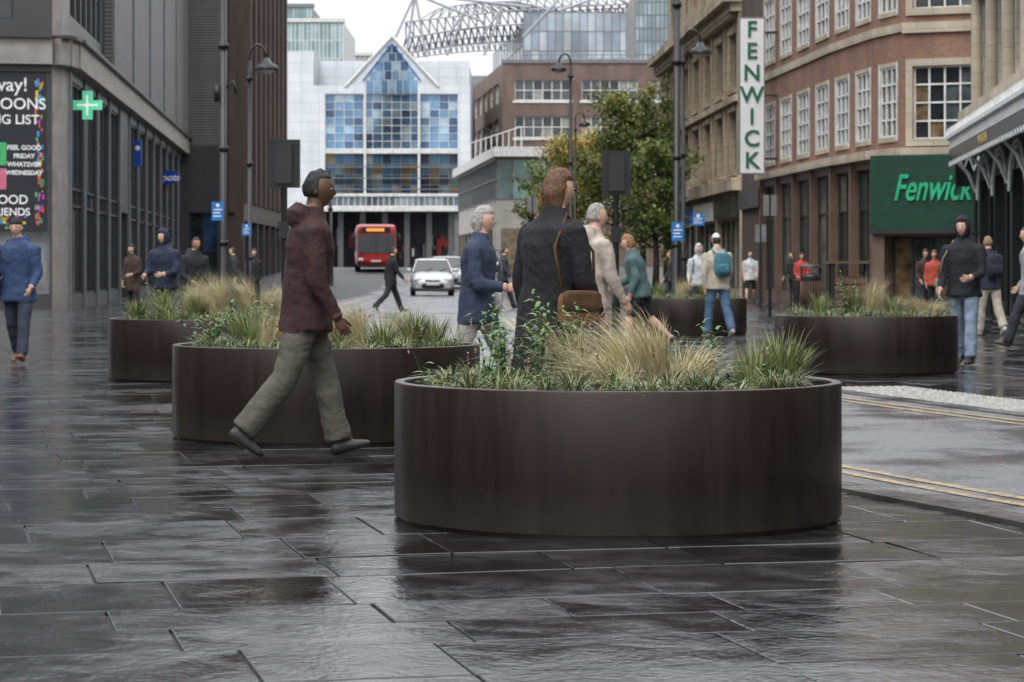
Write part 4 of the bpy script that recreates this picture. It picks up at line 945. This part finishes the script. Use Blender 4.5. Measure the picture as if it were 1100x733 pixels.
e=E('square_shop_sign',(PX(1040,66.3),66.3,PZ(181,66.3))); mb=MB(); mb.box((-.35,-.06,-.5),(.35,.06,.5),black); mb.box((.35,-.02,-.03),(.9,.02,.03),frD); mb.obj('panel',e); TXT('W',.6,(0,-.08,.1),wt,e,ext=.005)

# flanking buildings outside the frame, added to darken the sides and give reflections
e=E('unseen_shading_building'); mb=MB()
f=Fac(mb,(12.2,41),(11.6,-12)); ops=[(1+i*3.4,2.8+i*3.4,4.8+j*3.3,7.0+j*3.3) for i in range(15) for j in range(3)]
f.wall(0,f.L,4,15,ops,stoneG,.25)
for o_ in ops: f.win(*o_,2,2,GL,frW,.25)
f.wall(0,f.L,-.2,4,[(.6+i*4.4,4.4+i*4.4,.3,3.2) for i in range(11)],darkfas,.3)
for i in range(11): f.win(.6+i*4.4,4.4+i*4.4,.3,3.2,3,1,GS,frD,.3)
mb.obj('walls',e)
e=E('unseen_shading_building'); mb=MB()
f=Fac(mb,(-22,-14),(-24,58)); ops=[(1+i*3.6,3.2+i*3.6,4.8+j*3.3,7.0+j*3.3) for i in range(19) for j in range(3)]
f.wall(0,f.L,4,15,ops,brickD,.25)
for o_ in ops: f.win(*o_,2,2,GL,frW,.25)
f.wall(0,f.L,-.2,4,[(.6+i*4.4,4.4+i*4.4,.3,3.2) for i in range(15)],darkfas,.3)
for i in range(15): f.win(.6+i*4.4,4.4+i*4.4,.3,3.2,3,1,GS,frD,.3)
mb.obj('walls',e)

# ================================================================ TREES
bark=M('bark',(.05,.038,.028),.9,0,.3,8,bump=.8)
def tree(x,y,H,Rc,zc,cols,nl,seed,ls=.16,name='street_tree'):
    random.seed(seed); e=E(name,(x,y,zg(y))); mb=MB()
    mb.tube([(0,0,0),(.05,.02,H*.2),(.0,.05,H*.4),(.08,0,H*.62),(.1,0,H*.85)],[.17,.13,.11,.08,.03],bark,10)
    tips=[]
    for i in range(18):
        a=i*2.4+U(-.3,.3); z0=H*U(.25,.78); l=Rc*U(.6,1.05)*(1.1-abs(z0/H-.5)); up_=U(.4,1.0)
        p0=Vector((.03,0,z0)); p1=p0+Vector((math.cos(a)*l*.5,math.sin(a)*l*.5,l*.35*up_)); p2=p0+Vector((math.cos(a)*l,math.sin(a)*l,l*.9*up_))
        mb.tube([p0,p1,p2],[.06,.04,.012],bark,6); tips+=[p1,p2,(p1+p2)/2]
        for k in range(3):
            q=p1.lerp(p2,U(0,1)); r=q+Vector((U(-1,1),U(-1,1),U(.1,1)))*Rc*.3; mb.tube([q,r],[.025,.008],bark,4); tips.append(r)
    mb.obj('trunk_and_limbs',e,True)
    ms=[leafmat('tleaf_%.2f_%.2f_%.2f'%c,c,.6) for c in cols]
    C=[t for t in tips]+[Vector((U(-.6,.6)*Rc,U(-.6,.6)*Rc,zc+U(-.9,.9)*(H-zc))) for _ in range(16)]
    C=np.array([tuple(c) for c in C]); Rr=Rc*rng.uniform(.14,.32,len(C))
    k=rng.integers(0,len(C),nl); p=C[k]+rng.normal(0,1,(nl,3))*Rr[k][:,None]*.6*np.array([1,1,.75])
    a=rng.normal(0,1,(nl,3)); a/=np.linalg.norm(a,axis=1)[:,None]; b2=np.cross(a,rng.normal(0,1,(nl,3))); b2/=np.linalg.norm(b2,axis=1)[:,None]
    s=(ls*rng.uniform(.6,1.2,nl))[:,None]
    V=np.stack([p-a*s*.5,p+b2*s*.28,p+a*s*.5,p-b2*s*.28],1).reshape(-1,3)
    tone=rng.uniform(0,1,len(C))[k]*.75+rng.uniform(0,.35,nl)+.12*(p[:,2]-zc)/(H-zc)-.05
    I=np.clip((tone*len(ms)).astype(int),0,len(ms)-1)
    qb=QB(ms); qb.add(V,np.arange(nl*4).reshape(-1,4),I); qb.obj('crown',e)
gA=[(.055,.09,.022),(.10,.145,.035),(.16,.20,.05),(.27,.25,.06)]
yA=[(.11,.12,.03),(.20,.20,.04),(.33,.25,.05),(.44,.30,.06)]
tree(PX(690,118),118,10.6,2.4,6.0,gA,17000,1,.2)
tree(PX(660,122),122,8.6,2.0,4.8,yA[:2]+gA[1:],10000,2,.2)
tree(PX(622,126),126,8.2,2.0,5.0,yA,11000,3,.2)
tree(PX(585,132),132,6.6,1.6,4.0,gA,6000,4,.2)
tree(PX(704,106),106,7.2,1.6,4.2,gA,7000,5,.2)
tree(PX(640,160),160,9.6,2.4,5.0,yA,7000,6,.24)
random.seed(9)

# ================================================================ STREET FURNITURE
poleM=M('post_black',(.013,.013,.014),.35)
headM=M('lamp_head',(.02,.02,.022),.3); lens=M('lamp_lens',(.4,.4,.38),.3)
def lamp(px,y,pyt,out,r=.075,reach=.6):
    x=PX(px,y); z=PZ(pyt,y); g=zg(y); e=E('street_lamp',(x,y,g)); z-=g; mb=MB()
    mb.tube([(0,0,0),(0,0,.05),(0,0,1.3),(0,0,1.35),(0,0,z-.4)],[r*2,r*1.9,r*1.7,r,r*.75],poleM,14)
    for k in (1.36,z*.55,z-.9): mb.tube([(0,0,k),(0,0,k+.09)],r*1.5,poleM,14)
    pts=[(0,0,z-.45)]
    for k in range(9):
        a=math.pi*k/8; pts.append((out*(reach/2)*(1-math.cos(a)),0,z-.35+.35*math.sin(a)))
    mb.tube(pts,r*.5,poleM,8)
    hx=out*reach; mb.lathe([(.03,.12),(.08,.1),(.13,.0),(.27,-.08),(.3,-.16),(.29,-.2)],(hx,0,z-.45),headM,20)
    mb.blob((hx,0,z-.63),(.24,.24,.1),lens,1,14,8)
    mb.obj('post_and_head',e,True); return e
lamp(268,61,48,1,.06,reach=.42); lamp(613,92,58,-1,.07,reach=.45); lamp(618,118,121,1,.06,reach=.45)
lamp(734,64,32,1,.06,reach=.46)
for px,y in ((727,63.5),(240,59),(355,120)):
    e=E('tall_street_post',(PX(px,y),y,0)); mb=MB(); t=11.5 if px!=355 else 6
    mb.tube([(0,0,0),(0,0,.05),(0,0,1.6),(0,0,1.68),(0,0,t)],[.2,.17,.14,.095,.08],poleM,14)
    for k in (1.7,4.,6.5,8.): 
        if k<t: mb.tube([(0,0,k),(0,0,k+.12)],.13,poleM,14)
    if px==240:
        mb.box((-.22,-.06,5.2),(-.10,.06,5.65),poleM); mb.tube([(0,0,5.5),(.25,0,5.7),(.3,0,5.4)],.03,poleM)
    mb.obj('post',e,True)
def bsign(px,py,w,h,y):
    e=E('blue_information_sign',(PX(px,y),y,PZ(py,y))); mb=MB(); ww=w*y/F; hh=h*y/F
    mb.box((-ww/2,-.02,-hh/2),(ww/2,.0,hh/2),M('sign_bluebright',(.015,.16,.45),.4)); 
    mb.box((-ww*.36,-.024,hh*.05),(ww*.36,-.021,hh*.12),wt); mb.box((-ww*.36,-.024,-hh*.12),(ww*.2,-.021,-hh*.06),wt); mb.box((-ww*.36,-.024,-hh*.3),(ww*.3,-.021,-hh*.24),wt)
    mb.blob((0,-.02,hh*.3),(ww*.15,.006,ww*.15),wt,1,12,6)
    mb.tube([(.02,.04,-PZ(py,y)),(.02,.04,hh/2)],.035,poleM,8); mb.obj('sign_panel',e)
bsign(234,227,13,20,58); bsign(265,247,10,13,60); bsign(728,249,13,20,62); bsign(750,236,13,13,63.2)
def signal(px,y,pyt,pyb,w):
    x=PX(px,y); e=E('traffic_light',(x,y,0)); mb=MB(); z1=PZ(pyt,y); z0=PZ(pyb,y); ww=w*y/F/2
    mb.tube([(0,.06,0),(0,.06,z1-.1)],.055,poleM,12); mb.tube([(0,.06,0),(0,.06,.5)],.08,poleM,12)
    mb.box((-ww,-.01,z0),(ww,.01,z1),black); mb.box((-.15,-.11,z0+.08),(.15,-.011,z1-.08),M('signal_housing',(.02,.02,.02),.5))
    for k in range(3):
        zz=z1-.2-k*(z1-z0-.3)/2.6; mb.tube([(0,.012,zz),(0,.25,zz+.02)],.11,black,16,False)
        mb.blob((0,.02,zz),(.095,.02,.095),M('lens_%d'%k,((.2,.02,.01),(.2,.1,.01),(.01,.15,.05))[k],.2),1,14,8)
    mb.box((-.1,-.03,z0-.9),(.1,.05,z0-.6),black)
    mb.obj('signal_head',e)
signal(305,43,150,202,35); signal(662,46,162,210,31)
for px,y,h in ((827,58,2.9),(572,80,3.5),(817,70,2.4)):
    e=E('sign_post',(PX(px,y),y,0)); mb=MB(); mb.tube([(0,0,0),(0,0,h)],.04,poleM,10); mb.box((-.16,-.03,h-.5),(.16,-.01,h),frG); mb.obj('post',e)
for px,y in ((1052,52),(340,70),(575,60),(600,62)):
    e=E('bollard',(PX(px,y),y,0)); mb=MB(); mb.lathe([(.1,0),(.1,.06),(.075,.1),(.07,.8),(.09,.84),(.09,.9),(.05,.97),(0,1.0)],(0,0,0),poleM,18); mb.obj('bollard_post',e,True)
def bin_(px,y):
    e=E('litter_bin',(PX(px,y),y,0)); mb=MB(); bd=M('bin_dark',(.03,.03,.03),.4); tb=M('timber',(.13,.075,.045),.6)
    mb.lathe([(.24,0),(.26,.03),(.26,.85),(.28,.88),(.28,.95),(.22,1.0)],(0,0,0),bd,24)
    for k in range(24):
        a=6.283*k/24; mb.box((.27*math.cos(a)-.012,.27*math.sin(a)-.012,.1),(.27*math.cos(a)+.012,.27*math.sin(a)+.012,.8),tb)
    mb.lathe([(.29,1.15),(.29,1.2),(.2,1.24),(0,1.25)],(0,0,0),bd,24)
    for s in (-1,1): mb.box((s*.25-.02,-.02,.95),(s*.25+.02,.02,1.16),black)
    mb.obj('bin_body',e,True)
bin_(871,64)
e=E('timber_street_kiosk',(PX(912,56),56,0)); mb=MB(); tm_=M('timber',(.13,.075,.045),.6)
for k in range(5): mb.box((-.38,-.3,.1+k*.17),(.38,-.26,.24+k*.17),tm_)
mb.box((-.36,-.255,.05),(.36,.3,.95),M('bin_dark',(.03,.03,.03)))
for s in (-1,1):
    for t in (-1,1): mb.box((s*.40-.03,t*.28-.03,0),(s*.40+.03,t*.28+.03,1.25),black)
mb.box((-.5,-.4,1.25),(.5,.4,1.31),tm_); mb.obj('kiosk',e)
def car(px,y,paint,name='parked_car',face=0,s=1.):
    e=E(name,(PX(px,y),y,zg(y)+.02)); e.rotation_euler[2]=math.radians(face); e.scale=(s,s,s)
    mb=MB(); pm=M('car_paint_%.2f_%.2f'%(paint[0],paint[1]),paint,.25,.3,.03,1); n=28
    def ringloft(st,mat,pw=.5):
        vs=[];fs=[]
        for (yy,hw,z0,z1) in st:
            for k in range(n):
                a=2*math.pi*k/n; c=math.cos(a); s_=math.sin(a)
                vs.append((hw*math.copysign(abs(c)**pw,c),yy,(z0+z1)/2+(z1-z0)/2*math.copysign(abs(s_)**pw,s_)))
        for i in range(len(st)-1):
            for k in range(n): fs.append((i*n+k,i*n+(k+1)%n,(i+1)*n+(k+1)%n,(i+1)*n+k))
        fs.append(tuple(range(n))); fs.append(tuple(range((len(st)-1)*n,len(st)*n))[::-1]); mb.raw(vs,fs,mat)
    ringloft([(0,.62,.30,.60),(.06,.76,.24,.68),(.2,.84,.2,.76),(.6,.88,.19,.88),(1.1,.89,.19,.98),(1.5,.89,.19,1.0),(3.2,.89,.19,1.02),(3.8,.86,.22,.98),(4.0,.78,.28,.9)],pm,.42)
    gm=M('car_glass',(.015,.018,.02),.05,0,.2,1,spec=.9)
    vs=[(-.80,1.05,.95),(.80,1.05,.95),(.62,1.85,1.45),(-.62,1.85,1.45),(-.64,3.3,1.44),(.64,3.3,1.44),(.78,3.85,.98),(-.78,3.85,.98)]
    mb.raw(vs,[(0,1,2,3),(4,5,6,7),(1,6,5,2),(0,3,4,7)],gm)
    ringloft([(1.83,.60,1.42,1.46),(1.95,.64,1.42,1.5),(2.6,.65,1.42,1.53),(3.25,.64,1.41,1.49),(3.35,.6,1.41,1.45)],pm,.6)
    hl=M('headlamp',(.7,.72,.75),.1)
    for s_ in (-1,1):
        mb.tube([(s_*.81,1.0,.95),(s_*.63,1.85,1.46)],.035,pm,6); mb.tube([(s_*.65,3.3,1.45),(s_*.8,3.9,.97)],.05,pm,6); mb.tube([(s_*.80,2.45,.98),(s_*.65,2.45,1.47)],.03,black,6)
        mb.blob((s_*.98,1.25,1.03),(.11,.06,.08),pm,.7); mb.box((s_*.85-.05,1.2,.98),(s_*.85+.05,1.26,1.02),black)
        mb.blob((s_*.62,.13,.66),(.19,.14,.085),hl,.8); mb.blob((s_*.62,.06,.35),(.09,.06,.05),hl,.8)
        for yy in (.75,3.25):
            mb.tube([(s_*.70,yy,.31),(s_*.885,yy,.31)],.32,M('tyre',(.015,.015,.015),.8),24); mb.tube([(s_*.886,yy,.31),(s_*.90,yy,.31)],.2,M('alloy',(.4,.4,.42),.3,.8),16)
    mb.blob((0,.02,.40),(.48,.06,.11),black,.5); mb.blob((0,.04,.60),(.34,.06,.04),black,.5); mb.blob((0,.0,.61),(.06,.02,.04),M('chrome',(.6,.6,.6),.15,.9),1)
    mb.box((-.26,-.05,.43),(.26,-.035,.54),M('plate',(.7,.7,.68),.4)); mb.box((-.78,.12,.17),(.78,.3,.25),black)
    for s_ in (-.3,.3): mb.tube([(s_,1.12,1.0),(s_+.3,1.3,1.115)],.012,black,5)
    o=mb.obj('car_body',e,True); weld(o); sharp(o,40)
car(465,99,(.55,.57,.59),'parked_car',3)
car(481,113,(.35,.36,.38),'parked_car',3)
car(524,140,(.06,.06,.07),'parked_car',0)
e=E('red_bus',(PX(404,150),150,zg(150)+.02)); e.rotation_euler[2]=math.radians(4); mb=MB(); rd=M('bus_red',(.42,.02,.02),.3)
mb.blob((0,5.2,1.62),(1.26,5.4,1.34),rd,.18,32,20)
mb.box((-1.1,-.235,1.15),(1.1,-.2,2.3),G_dark); mb.box((-.9,-.24,2.42),(.9,-.2,2.75),black); mb.box((-.6,-.25,2.5),(.5,-.242,2.68),M('led_orange',(.8,.35,.05),.4,emit=.8))
mb.box((-.02,-.25,1.15),(.02,-.236,2.3),black)
for s_ in (-1,1):
    mb.box((s_*1.255-.02,.5,1.25),(s_*1.255+.02,10,2.3),G_mid); mb.blob((s_*.95,-.22,.75),(.17,.05,.1),M('headlamp',(.7,.72,.75)),.8)
    mb.tube([(s_*1.15,-.1,2.4),(s_*1.42,-.4,2.3)],.03,black); mb.blob((s_*1.42,-.4,2.05),(.1,.06,.22),black,.6)
    for yy in (1.8,8.2): mb.tube([(s_*.95,yy,.48),(s_*1.27,yy,.48)],.48,M('tyre',(.015,.015,.015)),24)
mb.box((-.3,-.24,.6),(.3,-.21,.72),M('plate',(.7,.7,.68))); mb.box((-1.15,-.22,.3),(1.15,-.1,.45),black)
mb.obj('bus_body',e)

# ================================================================ WORLD / LIGHT
w=bpy.data.worlds.new('World'); S.world=w; w.use_nodes=True; nt=w.node_tree; N=nt.nodes; L=nt.links; bgn=N['Background']
sky=N.new('ShaderNodeTexSky'); sky.sky_type='NISHITA'; sky.sun_disc=False; sky.sun_elevation=math.radians(50); sky.sun_rotation=math.radians(200); sky.air_density=1.5; sky.dust_density=4
hs=N.new('ShaderNodeHueSaturation'); hs.inputs['Saturation'].default_value=.25; L.new(sky.outputs[0],hs.inputs['Color'])
tc=N.new('ShaderNodeTexCoord'); sp=N.new('ShaderNodeSeparateXYZ'); L.new(tc.outputs['Generated'],sp.inputs[0])
mr=N.new('ShaderNodeMapRange'); mr.inputs[1].default_value=0.05; mr.inputs[2].default_value=.6; mr.inputs[3].default_value=6.9; mr.inputs[4].default_value=16.5; L.new(sp.outputs[2],mr.inputs[0])
nz=N.new('ShaderNodeTexNoise'); nz.inputs['Scale'].default_value=2.5; nz.inputs['Detail'].default_value=6; L.new(tc.outputs['Generated'],nz.inputs['Vector'])
m2=N.new('ShaderNodeMapRange'); m2.inputs[1].default_value=.3;m2.inputs[2].default_value=.7;m2.inputs[3].default_value=.85;m2.inputs[4].default_value=1.15; L.new(nz.outputs['Fac'],m2.inputs[0])
mu=N.new('ShaderNodeMath'); mu.operation='MULTIPLY'; L.new(mr.outputs[0],mu.inputs[0]); L.new(m2.outputs[0],mu.inputs[1])
vv=N.new('ShaderNodeVectorMath'); vv.operation='SCALE'; vv.inputs[0].default_value=(.965,.99,1.035); L.new(mu.outputs[0],vv.inputs['Scale'])
mx=N.new('ShaderNodeMix'); mx.data_type='RGBA'; mx.inputs[0].default_value=.9; L.new(hs.outputs[0],mx.inputs[6]); L.new(vv.outputs[0],mx.inputs[7])
L.new(mx.outputs[2],bgn.inputs['Color']); bgn.inputs['Strength'].default_value=.145
sl=bpy.data.lights.new('sun','SUN'); sl.energy=1.1; sl.angle=math.radians(25); sl.color=(1,.97,.93); so=bpy.data.objects.new('sun',sl); S.collection.objects.link(so)
so.rotation_euler=(math.radians(40),0,math.radians(-20))
cd=bpy.data.cameras.new('camera'); co=bpy.data.objects.new('camera',cd); S.collection.objects.link(co); S.camera=co
co.location=(0,0,CH); co.rotation_euler=(math.pi/2,0,0); cd.sensor_width=36; cd.lens=F/1100*36; cd.shift_y=-(366.5-HZ)/1100; cd.clip_end=3000; cd.clip_start=.1
cd.dof.use_dof=True; cd.dof.focus_distance=11.5; cd.dof.aperture_fstop=8
S.view_settings.view_transform='Standard'; S.view_settings.look='None'; S.view_settings.exposure=0
